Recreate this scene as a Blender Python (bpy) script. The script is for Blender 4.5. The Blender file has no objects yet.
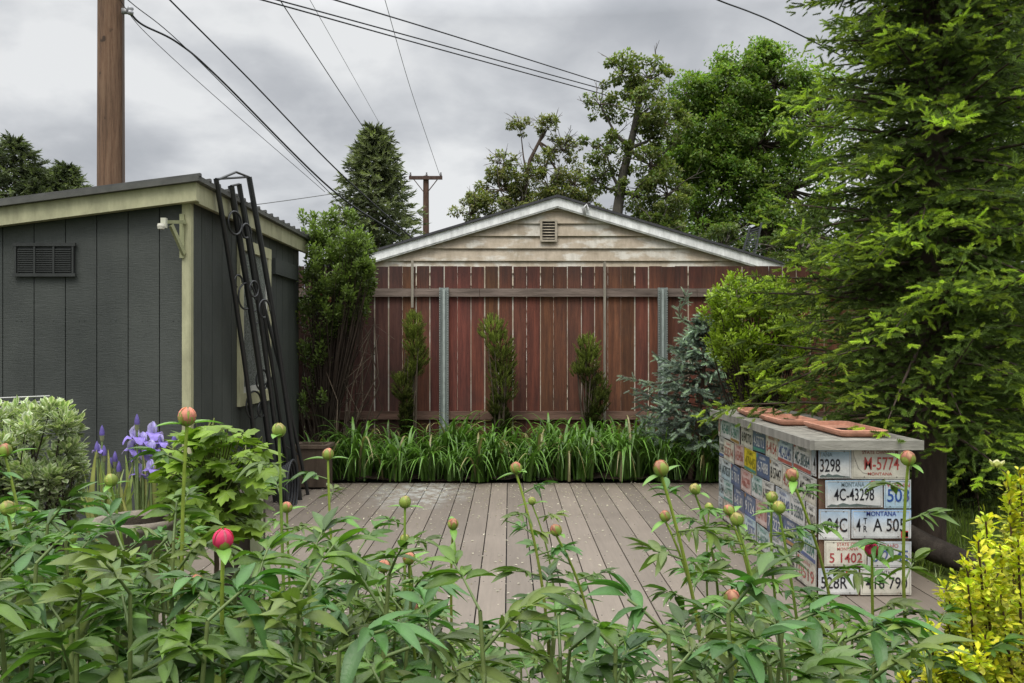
import bpy, math, random
import numpy as np
from mathutils import Vector
random.seed(7); rng = np.random.default_rng(11)
scene = bpy.context.scene
col0 = scene.collection
PI = math.pi
F = 850.0; HX, HY, EYE = 509.0, 346.0, 1.33
def at(x, y, Y):
    return np.array([(x-HX)/F*Y, Y, EYE-(y-HY)/F*Y])
BASE = {}
# ------------------------------------------------------------------ geometry collector
class Geo:
    def __init__(s): s.V=[]; s.C=[]; s.F={}; s.M={}; s.n=0
    def add(s, V, Fc, col=(1,1,1), mi=0):
        V=np.asarray(V,dtype=np.float64).reshape(-1,3)
        c=np.broadcast_to(np.asarray(col,dtype=np.float64),(len(V),3))
        if isinstance(Fc,np.ndarray): Fc=[Fc]
        else:
            d={}
            for f in Fc: d.setdefault(len(f),[]).append(f)
            Fc=[np.array(a) for a in d.values()]
        for a in Fc:
            k=a.shape[1]; s.F.setdefault(k,[]).append(a+s.n); s.M.setdefault(k,[]).append(np.full(len(a),mi))
        s.V.append(V); s.C.append(c); s.n+=len(V)
    def inst(s, tv, tf, pos, R, scl, col, tint=None, mi=0):
        pos=np.asarray(pos); N=len(pos)
        if N==0: return
        scl=np.broadcast_to(np.asarray(scl,float),(N,)) if np.ndim(scl)<2 else scl
        if np.ndim(scl)==1: P=tv[None]*scl[:,None,None]
        else: P=tv[None]*scl[:,None,:]
        P=np.einsum('nij,nkj->nki',R,P)+pos[:,None,:]
        c=np.broadcast_to(np.asarray(col,float).reshape(-1,3),(N,3))[:,None,:]
        if tint is not None: c=c*np.asarray(tint).reshape(1,len(tv),-1)
        c=np.broadcast_to(c,(N,len(tv),3)).reshape(-1,3)
        f=(tf[None]+ (np.arange(N)*len(tv))[:,None,None]).reshape(-1,tf.shape[1])
        s.add(P.reshape(-1,3),f,c,mi)
    def box(s, lo, hi, col=(1,1,1), mi=0):
        x0,y0,z0=lo; x1,y1,z1=hi
        V=[(x0,y0,z0),(x1,y0,z0),(x1,y1,z0),(x0,y1,z0),(x0,y0,z1),(x1,y0,z1),(x1,y1,z1),(x0,y1,z1)]
        s.add(V,np.array([(0,3,2,1),(4,5,6,7),(0,1,5,4),(1,2,6,5),(2,3,7,6),(3,0,4,7)]),col,mi)
    def bar(s, a, b, w, h, col=(1,1,1), mi=0, up=(0,0,1)):
        a=np.array(a,float); b=np.array(b,float); d=b-a; d/=np.linalg.norm(d)
        u=np.cross(d,up); u/=np.linalg.norm(u)+1e-9; v=np.cross(u,d)
        V=[]
        for p in (a,b):
            for su,sv in ((-1,-1),(1,-1),(1,1),(-1,1)): V.append(p+u*su*w/2+v*sv*h/2)
        s.add(V,np.array([(3,2,1,0),(4,5,6,7),(0,1,5,4),(1,2,6,5),(2,3,7,6),(3,0,4,7)]),col,mi)
    def tube(s, pts, rad, n=6, col=(1,1,1), mi=0, closed=False):
        P=np.asarray(pts,float); m=len(P); r=np.broadcast_to(np.asarray(rad,float),(m,))
        T=np.gradient(P,axis=0); 
        if closed: T=np.roll(P,-1,0)-np.roll(P,1,0)
        T/=np.linalg.norm(T,axis=1)[:,None]+1e-12
        ref=np.array([0.,0,1]) if abs(T[0][2])<.9 else np.array([1.,0,0])
        U=[]; u=np.cross(T[0],ref)
        for t in T:
            u=u-t*np.dot(u,t); u/=np.linalg.norm(u)+1e-12; U.append(u)
        U=np.array(U); W=np.cross(T,U)
        a=np.arange(n)*2*PI/n
        V=P[:,None]+r[:,None,None]*(np.cos(a)[None,:,None]*U[:,None]+np.sin(a)[None,:,None]*W[:,None])
        f=[]
        for i in range(m if closed else m-1):
            j=(i+1)%m
            for k in range(n):
                l=(k+1)%n; f.append((i*n+k,i*n+l,j*n+l,j*n+k))
        c=np.asarray(col,float)
        if c.ndim==2: c=np.repeat(c,n,axis=0)
        s.add(V.reshape(-1,3),np.array(f),c,mi)
    def lathe(s, c, prof, n=24, col=(1,1,1), mi=0):
        a=np.arange(n)*2*PI/n; V=[]
        for r,z in prof:
            V+= [(c[0]+r*math.cos(t),c[1]+r*math.sin(t),c[2]+z) for t in a]
        f=[]
        for i in range(len(prof)-1):
            for k in range(n):
                l=(k+1)%n; f.append((i*n+k,i*n+l,(i+1)*n+l,(i+1)*n+k))
        s.add(V,np.array(f),col,mi)
    def build(s, name, mats, parent=None, smooth=False, base=None):
        V=np.concatenate(s.V) if s.V else np.zeros((0,3)); C=np.concatenate(s.C)
        b=np.zeros(3)
        if parent is not None: b=BASE[parent.name]
        elif base is not None: b=np.array(base,float)
        V=V-b
        me=bpy.data.meshes.new(name)
        loops=[]; tot=[]; mi=[]
        for k in s.F:
            a=np.concatenate(s.F[k]); loops.append(a.reshape(-1)); tot.append(np.full(len(a),k)); mi.append(np.concatenate(s.M[k]))
        loops=np.concatenate(loops).astype(np.int32); tot=np.concatenate(tot).astype(np.int32); mi=np.concatenate(mi).astype(np.int32)
        me.vertices.add(len(V)); me.vertices.foreach_set('co',V.astype(np.float32).reshape(-1))
        me.loops.add(len(loops)); me.loops.foreach_set('vertex_index',loops)
        me.polygons.add(len(tot)); st=np.concatenate([[0],np.cumsum(tot)[:-1]]).astype(np.int32)
        me.polygons.foreach_set('loop_start',st); me.polygons.foreach_set('loop_total',tot)
        me.polygons.foreach_set('material_index',mi)
        me.polygons.foreach_set('use_smooth',np.full(len(tot),bool(smooth)))
        at_=me.attributes.new('col','FLOAT_COLOR','POINT')
        at_.data.foreach_set('color',np.concatenate([C,np.ones((len(C),1))],1).astype(np.float32).reshape(-1))
        if not isinstance(mats,(list,tuple)): mats=[mats]
        for m in mats: me.materials.append(m)
        me.update(calc_edges=True)
        o=bpy.data.objects.new(name,me); col0.objects.link(o)
        BASE[o.name]=b
        if parent is not None: o.parent=parent
        else: o.location=tuple(b)
        return o
def tag(o,label=None,cat=None,group=None,kind=None):
    if label: o['label']=label
    if cat: o['category']=cat
    if group: o['group']=group
    if kind: o['kind']=kind
    return o
def thing(name,loc,label,cat,group=None):
    o=bpy.data.objects.new(name,None); col0.objects.link(o); o.location=tuple(float(v) for v in loc); o.empty_display_size=.1
    BASE[o.name]=np.array(loc,float)
    return tag(o,label,cat,group)
def copy_tree(o,parent=None):
    c=o.copy(); col0.objects.link(c); c.parent=parent
    for ch in list(o.children): copy_tree(ch,c)
    return c
# ------------------------------------------------------------------ rotations
def frames(d, roll=None, N=None):
    """columns: x = d, z = up-ish normal (rolled)"""
    d=np.asarray(d,float); d=d/(np.linalg.norm(d,axis=1)[:,None]+1e-9)
    up=np.tile([0.,0,1],(len(d),1)); bad=np.abs(d[:,2])>.98; up[bad]=[1,0,0]
    y=np.cross(up,d); y/=np.linalg.norm(y,axis=1)[:,None]+1e-9
    z=np.cross(d,y)
    if roll is not None:
        c=np.cos(roll)[:,None]; s_=np.sin(roll)[:,None]
        y,z=y*c+z*s_, z*c-y*s_
    return np.stack([d,y,z],axis=2)
def rdir(n): 
    v=rng.normal(size=(n,3)); return v/np.linalg.norm(v,axis=1)[:,None]
# ------------------------------------------------------------------ materials
def nt(name):
    m=bpy.data.materials.new(name); m.use_nodes=True; n=m.node_tree; n.nodes.clear()
    out=n.nodes.new('ShaderNodeOutputMaterial'); b=n.nodes.new('ShaderNodeBsdfPrincipled'); n.links.new(b.outputs[0],out.inputs[0])
    return m,n,b,out
def N(n,t,**k):
    x=n.nodes.new(t)
    for a,v in k.items():
        if a in x.inputs.keys() if isinstance(a,str) else False: x.inputs[a].default_value=v
        else: setattr(x,a,v)
    return x
def noise(n,scale,detail=4,rough=.6,vec=None,dist=0):
    x=n.nodes.new('ShaderNodeTexNoise'); x.inputs['Scale'].default_value=scale; x.inputs['Detail'].default_value=detail
    x.inputs['Roughness'].default_value=rough; x.inputs['Distortion'].default_value=dist
    if vec is not None: n.links.new(vec,x.inputs['Vector'])
    return x.outputs['Fac']
def ramp(n,fac,stops):
    x=n.nodes.new('ShaderNodeValToRGB'); e=x.color_ramp.elements
    while len(e)<len(stops): e.new(.5)
    for i,(p,c) in enumerate(stops): e[i].position=p; e[i].color=(*c,1) if len(c)==3 else c
    n.links.new(fac,x.inputs[0]); return x.outputs[0]
def mix(n,fac,a,b,mode='MIX'):
    x=n.nodes.new('ShaderNodeMix'); x.data_type='RGBA'; x.blend_type=mode
    for i,v in ((0,fac),(6,a),(7,b)):
        if hasattr(v,'links') or hasattr(v,'is_linked'): n.links.new(v,x.inputs[i])
        else: x.inputs[i].default_value=v if i==0 else (*v,1)
    return x.outputs[2]
def coords(n,scale=(1,1,1),world=True):
    m=n.nodes.new('ShaderNodeMapping'); m.inputs['Scale'].default_value=scale
    if world:
        g=n.nodes.new('ShaderNodeNewGeometry'); n.links.new(g.outputs['Position'],m.inputs[0])
    else:
        g=n.nodes.new('ShaderNodeTexCoord'); n.links.new(g.outputs['Object'],m.inputs[0])
    return m.outputs[0]
def bump(n,b,h,strength=.3,dist=.01):
    x=n.nodes.new('ShaderNodeBump'); x.inputs['Strength'].default_value=strength; x.inputs['Distance'].default_value=dist
    n.links.new(h,x.inputs['Height']); n.links.new(x.outputs[0],b.inputs['Normal'])
def attr(n):
    a=n.nodes.new('ShaderNodeAttribute'); a.attribute_name='col'; return a.outputs['Color']
def leafmat(name,rough=.5,trans=.3,spec=.4,nscale=30,back=None,bmp=0):
    m,n,b,out=nt(name); c=attr(n)
    v=noise(n,nscale,2,.5,coords(n))
    c2=mix(n,.55,c,ramp(n,v,[(.3,(.62,.62,.62)),(.7,(1.35,1.35,1.3))]),'MULTIPLY')
    if back:
        g=n.nodes.new('ShaderNodeNewGeometry'); c2=mix(n,g.outputs['Backfacing'],c2,mix(n,1,c2,back,'MULTIPLY'))
    n.links.new(c2,b.inputs['Base Color']); b.inputs['Roughness'].default_value=rough; b.inputs['Specular IOR Level'].default_value=spec
    if bmp: bump(n,b,noise(n,110,3,.6,coords(n)),bmp,.004)
    t=n.nodes.new('ShaderNodeBsdfTranslucent'); tc=mix(n,1,c2,(1.2,1.35,.6),'MULTIPLY'); n.links.new(tc,t.inputs[0])
    ms=n.nodes.new('ShaderNodeMixShader'); ms.inputs[0].default_value=trans
    n.links.new(b.outputs[0],ms.inputs[1]); n.links.new(t.outputs[0],ms.inputs[2]); n.links.new(ms.outputs[0],out.inputs[0])
    return m
def attrmat(name,rough=.6,metal=0,nscale=8,namt=.5,bmp=.15,bscale=60,stretch=(1,1,1),spec=.4):
    m,n,b,out=nt(name); c=attr(n); co=coords(n,stretch)
    v=noise(n,nscale,6,.65,co)
    c2=mix(n,namt,c,ramp(n,v,[(.3,(.4,.4,.4)),(.7,(1.35,1.35,1.35))]),'MULTIPLY')
    n.links.new(c2,b.inputs['Base Color']); b.inputs['Roughness'].default_value=rough; b.inputs['Metallic'].default_value=metal
    b.inputs['Specular IOR Level'].default_value=spec
    if bmp: bump(n,b,noise(n,bscale,5,.7,co),bmp,.01)
    return m
M={}
M['leaf']=leafmat('tree_leaf',.5,.38,.35,3)
M['needle']=leafmat('needle',.6,.28,.25,4)
M['peony']=leafmat('peony_leaf',.38,.22,.38,9,(1.1,1.25,.95),.35)
M['blade']=leafmat('blade_leaf',.4,.25,.5,12)
M['small']=leafmat('small_leaf',.5,.3,.4,14)
M['petal']=leafmat('petal',.6,.3,.3,60)
M['stem']=attrmat('green_stem',.5,0,40,.4,0)
M['bark']=attrmat('bark',.9,0,12,.8,.9,30,(1,1,.25),.1)
def polemat():
    m,n,b,out=nt('pole_wood'); co=coords(n,(1,1,.06)); v=noise(n,30,8,.8,co); w=noise(n,3,4,.6,coords(n,(1,1,.4)))
    c=ramp(n,v,[(.32,(.045,.026,.017)),(.48,(.15,.085,.05)),(.66,(.23,.145,.09))]); c=mix(n,.6,c,ramp(n,w,[(.3,(.6,.6,.6)),(.7,(1.2,1.15,1.1))]),'MULTIPLY')
    k=noise(n,7,2,.5,coords(n,(1,1,.8))); c=mix(n,ramp(n,k,[(.70,(0,0,0)),(.74,(.8,.8,.8))]),c,(.03,.018,.012))
    n.links.new(c,b.inputs['Base Color']); b.inputs['Roughness'].default_value=.9; bump(n,b,v,.9,.02); return m
M['polewood']=polemat()
M['plate']=attrmat('plate_enamel',.32,.15,9,.55,.12,70)
_n=M['plate'].node_tree; _b=[x for x in _n.nodes if x.type=='BSDF_PRINCIPLED'][0]; _c=_b.inputs['Base Color'].links[0].from_socket
_r=ramp(_n,noise(_n,26,6,.75,coords(_n,(1,1,.6))),[(.60,(0,0,0)),(.68,(.75,.75,.75))]); _n.links.new(mix(_n,_r,_c,(.22,.13,.08)),_b.inputs['Base Color'])
M['metal']=attrmat('black_metal',.45,0,30,.4,.1,80,spec=.6)
M['galv']=attrmat('galvanised_steel',.45,.35,20,.35,.05,80)
M['trim']=attrmat('trim_paint',.65,0,11,.5,.3,50,(1,1,.3))
M['wood']=attrmat('weathered_wood',.85,0,14,.7,.5,40,(1,1,.15),.15)
M['plank']=attrmat('counter_plank',.85,0,10,.6,.5,50,(.3,1,1),.15)
M['railwood']=attrmat('weathered_rail',.9,0,16,.9,.6,50,(.12,1,1),.1)
M['terra']=attrmat('terracotta',.8,0,16,.5,.2,70,spec=.2)
M['stone']=attrmat('cast_stone',.9,0,18,.6,.5,60,spec=.1)
M['black']=attrmat('wire_rubber',.6,0,5,.1,0)
M['roof']=attrmat('roof_shingle',.9,0,20,.6,.4,60)
M['rust']=attrmat('metal_roof',.55,.2,10,.5,.1,60)
def shedmat():
    m,n,b,out=nt('shed_siding_paint'); co=coords(n,(1,1,1))
    v=noise(n,2.2,5,.6,co); s=noise(n,26,6,.75,coords(n,(1,1,.16)))
    c=ramp(n,v,[(.3,(.031,.036,.032)),(.7,(.052,.058,.052))])
    dz=ramp(n,noise(n,1.3,5,.7,coords(n,(1,1,.35))),[(.42,(1,1,1)),(.7,(1.45,1.42,1.38))]); c=mix(n,.8,c,dz,'MULTIPLY'); ch=noise(n,34,5,.7,coords(n,(.5,.5,2.2)))
    c=mix(n,ramp(n,ch,[(.68,(0,0,0)),(.74,(.55,.55,.55))]),c,(.11,.12,.11))
    n.links.new(c,b.inputs['Base Color']); b.inputs['Roughness'].default_value=.6
    h=mix(n,.5,s,noise(n,60,4,.7,coords(n,(.35,.35,3)))); bump(n,b,h,.55,.012); return m
M['shed']=shedmat()
def fencemat():
    m,n,b,out=nt('red_stained_boards'); c=attr(n)
    g=noise(n,22,8,.75,coords(n,(1,1,.07))); w=noise(n,3,5,.7,coords(n,(1,1,.6)))
    c2=mix(n,.95,c,ramp(n,g,[(.3,(.3,.28,.28)),(.5,(.85,.85,.85)),(.7,(1.6,1.7,1.7))]),'MULTIPLY')
    c3=mix(n,ramp(n,w,[(.5,(0,0,0)),(.75,(.5,.5,.5))]),c2,(.035,.022,.018))
    fl=noise(n,55,6,.8,coords(n,(1,1,.22)))
    c4=mix(n,ramp(n,fl,[(.66,(0,0,0)),(.72,(.6,.6,.6))]),c3,(.16,.09,.07))
    n.links.new(c4,b.inputs['Base Color']); b.inputs['Roughness'].default_value=.75; bump(n,b,g,.5,.008); return m
M['fence']=fencemat()
def sidingmat():
    m,n,b,out=nt('peeling_cream_siding'); co=coords(n,(1.1,1,2.0))
    v=noise(n,1.7,5,.55,co,.6); w=noise(n,1.9,5,.62,coords(n,(1.0,3,2.2)))
    base=ramp(n,v,[(.3,(.36,.30,.22)),(.5,(.52,.44,.34)),(.7,(.42,.355,.265))])
    pe=ramp(n,w,[(.50,(0,0,0)),(.57,(.85,.85,.85))])
    c=mix(n,pe,base,(.66,.63,.56))
    st=ramp(n,noise(n,7,5,.7,coords(n,(1.6,1,.6))),[(.35,(.62,.6,.56)),(.6,(1,1,1))])
    c=mix(n,.6,c,st,'MULTIPLY')
    n.links.new(c,b.inputs['Base Color']); b.inputs['Roughness'].default_value=.8; bump(n,b,w,.15,.01); return m
M['siding']=sidingmat()
def deckmat():
    m,n,b,out=nt('composite_decking'); c=attr(n)
    g=noise(n,40,7,.75,coords(n,(1,.05,1))); w=noise(n,1.6,5,.6,coords(n)); f=noise(n,130,3,.6,coords(n))
    c2=mix(n,.5,c,ramp(n,g,[(.3,(.7,.7,.7)),(.7,(1.2,1.2,1.2))]),'MULTIPLY')
    c2=mix(n,.5,c2,ramp(n,w,[(.3,(.72,.70,.68)),(.7,(1.15,1.15,1.15))]),'MULTIPLY')
    # pale dried puddle marks near the lily bed
    geo=n.nodes.new('ShaderNodeNewGeometry'); d=n.nodes.new('ShaderNodeVectorMath'); d.operation='DISTANCE'
    mp=n.nodes.new('ShaderNodeMapping'); mp.inputs['Scale'].default_value=(1,.55,1); n.links.new(geo.outputs['Position'],mp.inputs[0])
    n.links.new(mp.outputs[0],d.inputs[0]); d.inputs[1].default_value=(-.82,7.75*.55,0)
    r=ramp(n,d.outputs['Value'],[(.1,(1,1,1)),(.55,(0,0,0))])
    k=mix(n,1,r,ramp(n,noise(n,9,6,.75,coords(n)),[(.45,(0,0,0)),(.6,(1,1,1))]),'MULTIPLY')
    c2=mix(n,k,c2,(.42,.43,.40))
    n.links.new(c2,b.inputs['Base Color']); b.inputs['Roughness'].default_value=.62; bump(n,b,g,.25,.004); return m
M['deck']=deckmat()
def groundmat(name,a,bb,cc,s=3,bs=30):
    m,n,b,out=nt(name); v=noise(n,s,8,.7,coords(n)); w=noise(n,bs,6,.7,coords(n))
    c=ramp(n,v,[(.3,a),(.5,bb),(.7,cc)]); c=mix(n,.7,c,ramp(n,w,[(.3,(.4,.4,.4)),(.7,(1.4,1.4,1.4))]),'MULTIPLY')
    n.links.new(c,b.inputs['Base Color']); b.inputs['Roughness'].default_value=.95; b.inputs['Specular IOR Level'].default_value=.1
    bump(n,b,w,.8,.03); return m
M['ground']=groundmat('ground_cover',(.03,.05,.015),(.05,.08,.02),(.07,.07,.04),.8,12)
M['soil']=groundmat('garden_soil',(.02,.014,.01),(.035,.026,.018),(.05,.038,.027),6,60)
M['lawn']=groundmat('lawn_grass',(.06,.10,.018),(.11,.16,.03),(.15,.17,.05),5,70)
def glassmat():
    m,n,b,out=nt('obscured_window_glass'); v=noise(n,90,4,.7,coords(n))
    c=ramp(n,v,[(.35,(.05,.06,.055)),(.65,(.22,.24,.22))]); n.links.new(c,b.inputs['Base Color']); b.inputs['Roughness'].default_value=.25
    bump(n,b,v,.4,.01); return m
M['glass']=glassmat()
# ------------------------------------------------------------------ templates
def leaf_tpl(n=5,wmax=.28,fold=.25,droop=.25,pos=.45,wave=0):
    V=[];T=[];t_=[]
    for i in range(n+1):
        t=i/n; 
        w=wmax*(math.sin(PI*min(1,t/pos)/2) if t<pos else math.cos(PI*(t-pos)/(1-pos)/2)**.8)+.004
        z=-droop*t*t; 
        for s_ in (-1,0,1):
            V.append((t,s_*w,z+abs(s_)*w*fold+wave*math.sin(i*2.1)*abs(s_))); t_.append(1.25 if s_==0 else .95)
    for i in range(n):
        for k in (0,1): a=i*3+k; T.append((a,a+3,a+4,a+1))
    return np.array(V),np.array(T),np.array(t_)[:,None]
LANCE=leaf_tpl(6,.155,.4,.30,.42); LAN2=leaf_tpl(6,.14,.5,.10,.38,.012); LAN3=leaf_tpl(6,.175,.3,.58,.46,.010); LAN3[0][:,1]+=.10*LAN3[0][:,0]**2; LAN2[0][:,1]-=.12*LAN2[0][:,0]**2; OVAL=leaf_tpl(3,.28,.2,.12,.5); OBOV=leaf_tpl(3,.30,.15,.05,.65)
DIAV=np.array([(0,0,0),(.5,.3,.05),(1,0,-.1),(.5,-.3,.05)]); DIAF=np.array([(0,1,2,3)]); DIAT=np.array([.8,1.05,1.1,1.05])[:,None]
def shoot_tpl(n,ln=.32,w=.035,ang=.8,seed=0):
    r=np.random.default_rng(seed); V=[];Fc=[];t_=[]
    for i in range(n):
        t=(i+.5)/n; a=i*2.4+r.uniform(-.3,.3); q=ang*(1-.55*t)
        d=np.array([math.cos(q),math.sin(q)*math.cos(a),math.sin(q)*math.sin(a)]); s_=np.array([0,-math.sin(a),math.cos(a)])
        b=np.array([t*.85,0,0]); L=ln*r.uniform(.8,1.15)
        V+= [b-s_*w,b+s_*w,b+d*L]; t_+=[.75,.75,1.15]; Fc.append((3*i,3*i+1,3*i+2))
    return np.array(V),np.array(Fc),np.array(t_)[:,None]
SH_FINE=shoot_tpl(40,.30,.026); SH_FAT=shoot_tpl(40,.27,.040,.95); SH_MID=shoot_tpl(16,.36,.045); SH_FAR=shoot_tpl(9,.42,.08)
# ------------------------------------------------------------------ camera, world, light
cam=bpy.data.cameras.new('camera'); co=bpy.data.objects.new('camera',cam); col0.objects.link(co); scene.camera=co
co.location=(0,0,EYE); co.rotation_euler=(PI/2,0,0); cam.sensor_width=36; cam.lens=F/1024*36
cam.shift_x=(512-HX)/1024; cam.shift_y=(HY-341.5)/1024; cam.clip_start=.05; cam.clip_end=2000
w=bpy.data.worlds.new('World'); scene.world=w; w.use_nodes=True; n=w.node_tree; n.nodes.clear()
wo=n.nodes.new('ShaderNodeOutputWorld'); bg=n.nodes.new('ShaderNodeBackground'); n.links.new(bg.outputs[0],wo.inputs[0])
SUN_EL,SUN_AZ=math.radians(58),math.radians(200)
sky=n.nodes.new('ShaderNodeTexSky'); sky.sky_type='NISHITA'; sky.sun_disc=False; sky.sun_elevation=SUN_EL; sky.sun_rotation=SUN_AZ
tc=n.nodes.new('ShaderNodeTexCoord'); sp=n.nodes.new('ShaderNodeSeparateXYZ'); n.links.new(tc.outputs['Generated'],sp.inputs[0])
def mth(op,a,b=None,c=None,cl=False):
    x=n.nodes.new('ShaderNodeMath'); x.operation=op; x.use_clamp=cl
    for i,v in enumerate((a,b,c)):
        if v is None: continue
        if isinstance(v,(int,float)): x.inputs[i].default_value=v
        else: n.links.new(v,x.inputs[i])
    return x.outputs[0]
zz=mth('MAXIMUM',sp.outputs[2],0.0); den=mth('ADD',zz,.36)
cb=n.nodes.new('ShaderNodeCombineXYZ'); n.links.new(mth('DIVIDE',sp.outputs[0],den),cb.inputs[0]); n.links.new(mth('DIVIDE',sp.outputs[1],den),cb.inputs[1])
def cloud(scale,seed,detail,rough,dist):
    mp=n.nodes.new('ShaderNodeMapping'); mp.inputs['Location'].default_value=seed; n.links.new(cb.outputs[0],mp.inputs[0])
    return noise(n,scale,detail,rough,mp.outputs[0],dist)
c1=cloud(1.9,(3.1,1.7,0),7,.52,.15); c2=cloud(5.2,(7,2,0),5,.5,.2)
cc=mth('ADD',mth('MULTIPLY',c1,.66),mth('MULTIPLY',c2,.34))
cr=ramp(n,cc,[(.34,(.39,.408,.435)),(.43,(.47,.485,.51)),(.50,(.585,.60,.62)),(.59,(.76,.77,.775))])
# overcast dome: brighter towards the zenith, paler low down
zen=mth('MULTIPLY_ADD',mth('POWER',mth('MAXIMUM',mth('DIVIDE',mth('SUBTRACT',zz,.36),.64),0.0),.8),4.1,1.03)
mx=n.nodes.new('ShaderNodeVectorMath'); mx.operation='SCALE'; n.links.new(cr,mx.inputs[0]); n.links.new(zen,mx.inputs['Scale'])
sk=n.nodes.new('ShaderNodeVectorMath'); sk.operation='SCALE'; n.links.new(sky.outputs[0],sk.inputs[0]); sk.inputs['Scale'].default_value=.006
ad=n.nodes.new('ShaderNodeVectorMath'); ad.operation='ADD'; n.links.new(mx.outputs[0],ad.inputs[0]); n.links.new(sk.outputs[0],ad.inputs[1])
n.links.new(ad.outputs[0],bg.inputs[0]); bg.inputs[1].default_value=1.0
sl=bpy.data.lights.new('sun','SUN'); sl.energy=1.8; sl.angle=math.radians(25); sl.color=(1,.95,.86)
so=bpy.data.objects.new('sun',sl); col0.objects.link(so)
sd=Vector((math.sin(SUN_AZ)*math.cos(SUN_EL),math.cos(SUN_AZ)*math.cos(SUN_EL),math.sin(SUN_EL)))
so.rotation_euler=sd.to_track_quat('Z','Y').to_euler()
scene.view_settings.view_transform='Standard'; scene.view_settings.look='None'; scene.view_settings.exposure=0
scene.render.engine='CYCLES'
# ------------------------------------------------------------------ setting
g=Geo(); g.add([(-500,-300,-.06),(500,-300,-.06),(500,900,-.06),(-500,900,-.06)],np.array([(0,1,2,3)])); tag(g.build('ground',M['ground']),kind='structure')
def sheet(name,x0,x1,y0,y1,z,mat,amp=.02,step=.12):
    nx=int((x1-x0)/step)+1; ny=int((y1-y0)/step)+1
    X,Y=np.meshgrid(np.linspace(x0,x1,nx),np.linspace(y0,y1,ny),indexing='ij')
    Z=z+amp*(np.sin(X*5.1+Y*3.3)*.4+np.sin(X*11-Y*7)*.3+rng.normal(size=X.shape)*.25)
    V=np.stack([X,Y,Z],-1).reshape(-1,3); f=[]
    i=np.arange(nx-1)[:,None]*ny+np.arange(ny-1)[None]; i=i.reshape(-1)
    g=Geo(); g.add(V,np.stack([i,i+ny,i+ny+1,i+1],1)); return tag(g.build(name,mat,smooth=True),kind='structure')
sheet('garden_bed',-4,4,-.5,3.02,.06,M['soil'],.03,.06)
sheet('lily_bed',-2.12,2.3,8.255,9.6,.035,M['soil'],.03,.06)
sheet('lawn',2.36,9,3.02,12,.0,M['lawn'],.03,.15)
sheet('shed_side_bed',-6,-2.14,3.02,5.6,.03,M['soil'],.03,.1)
# deck
g=Geo(); x=-2.12; 
while x<2.30:
    t=random.uniform(.80,1.12); c=np.array([.205,.170,.136])*t
    g.box((x,3.03,-.03),(x+.143,8.25,0.0),c)
    x+=.1505
g.box((-2.12,3.03,-.055),(2.33,8.25,-.035),(.008,.007,.006))
for yy in (3.6,4.2,4.8,5.4,6.0,6.6,7.2,7.8,8.2):
    x=-2.12
    while x<2.3:
        for dx in (.02,.123):
            s=.0035; g.box((x+dx-s,yy-s,.0),(x+dx+s,yy+s,.001),(.05,.045,.04))
        x+=.1505
tag(g.build('deck',M['deck']),kind='structure')
# fallen petals and specks on deck
g=Geo(); Np=1900
px=rng.uniform(-2.1,1.58,Np); py=rng.uniform(3.2,8.2,Np); py=np.where(rng.random(Np)<.45,8.2-np.abs(rng.normal(0,.9,Np)),py); py=np.clip(py,3.1,8.22)
pos=np.stack([px,py,np.full(Np,.006)],1); d=rdir(Np); d[:,2]*=.15
cl=np.array([.68,.64,.52])*rng.uniform(.5,1.15,(Np,1))
g.inst(DIAV,DIAF,pos,frames(d),rng.uniform(.008,.027,Np),cl,DIAT); tag(g.build('fallen_petals',M['petal']),'pale fallen petals and specks scattered over the brown deck boards','petals',kind='stuff')
# ------------------------------------------------------------------ shed
sh=thing('garden_shed',(-2.15,5.73,0),'dark grey garden shed with pale green trim and low sloping metal roof','shed')
def roofz(X): return 2.455+(X+2.05)*.128
g=Geo()   # siding boards front
x=-2.15; k=0
g.box((-6.0,5.765,0),(-2.17,5.78,roofz(-6)-.02),(1,1,1))
wz=lambda X: roofz(X)-.06
while x>-6.0:
    x2=x-.2115
    V=[(x2+.006,5.735,0),(x,5.735,0),(x,5.735,wz(x)),(x2+.006,5.735,wz(x2)),(x2+.006,5.77,0),(x,5.77,0),(x,5.77,wz(x)),(x2+.006,5.77,wz(x2))]
    g.add(V,np.array([(0,1,2,3),(0,3,7,4),(1,5,6,2),(3,2,6,7)])); x=x2
y=5.74
g.box((-2.19,5.74,0),(-2.17,8.72,2.30))
while y<8.7:
    g.box((-2.168,y,0),(-2.15,min(y+.203,8.72),2.36)); y+=.2115
g.box((-6,8.70,0),(-2.16,8.72,2.0)); g.box((-6.0,5.74,0),(-5.98,8.72,1.9))
for zz_n in (.3,.9,1.5,2.1):
    xn=-2.23
    while xn>-4.2:
        for dx_ in (0,-.035): g.box((xn+dx_-.003,5.7325,zz_n-.003),(xn+dx_+.003,5.735,zz_n+.003))
        xn-=.2115
g.build('wall',M['shed'],sh)
G1=np.array([.40,.39,.24]); 
g=Geo(); g.box((-2.198,5.712,0),(-2.149,5.734,2.37),G1); g.box((-2.1485,5.712,0),(-2.138,5.76,2.36),G1*.9); g.build('corner_trim',M['trim'],sh)
g=Geo()
zf=lambda X,o: roofz(X)-o
V=[(-6.1,5.64,zf(-6.1,.155)),(-2.075,5.64,zf(-2.075,.155)),(-2.075,5.64,zf(-2.075,.035)),(-6.1,5.64,zf(-6.1,.035)),(-6.1,5.70,zf(-6.1,.155)),(-2.075,5.70,zf(-2.075,.155)),(-2.075,5.70,zf(-2.075,.035)),(-6.1,5.70,zf(-6.1,.035))]
g.add(V,np.array([(0,1,2,3),(4,7,6,5),(0,4,5,1),(1,5,6,2)]),G1)
g.box((-2.11,5.702,2.285),(-2.078,8.80,2.415),G1*.85); g.box((-2.15,5.705,2.30),(-2.112,8.78,2.33),G1*.5)
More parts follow.
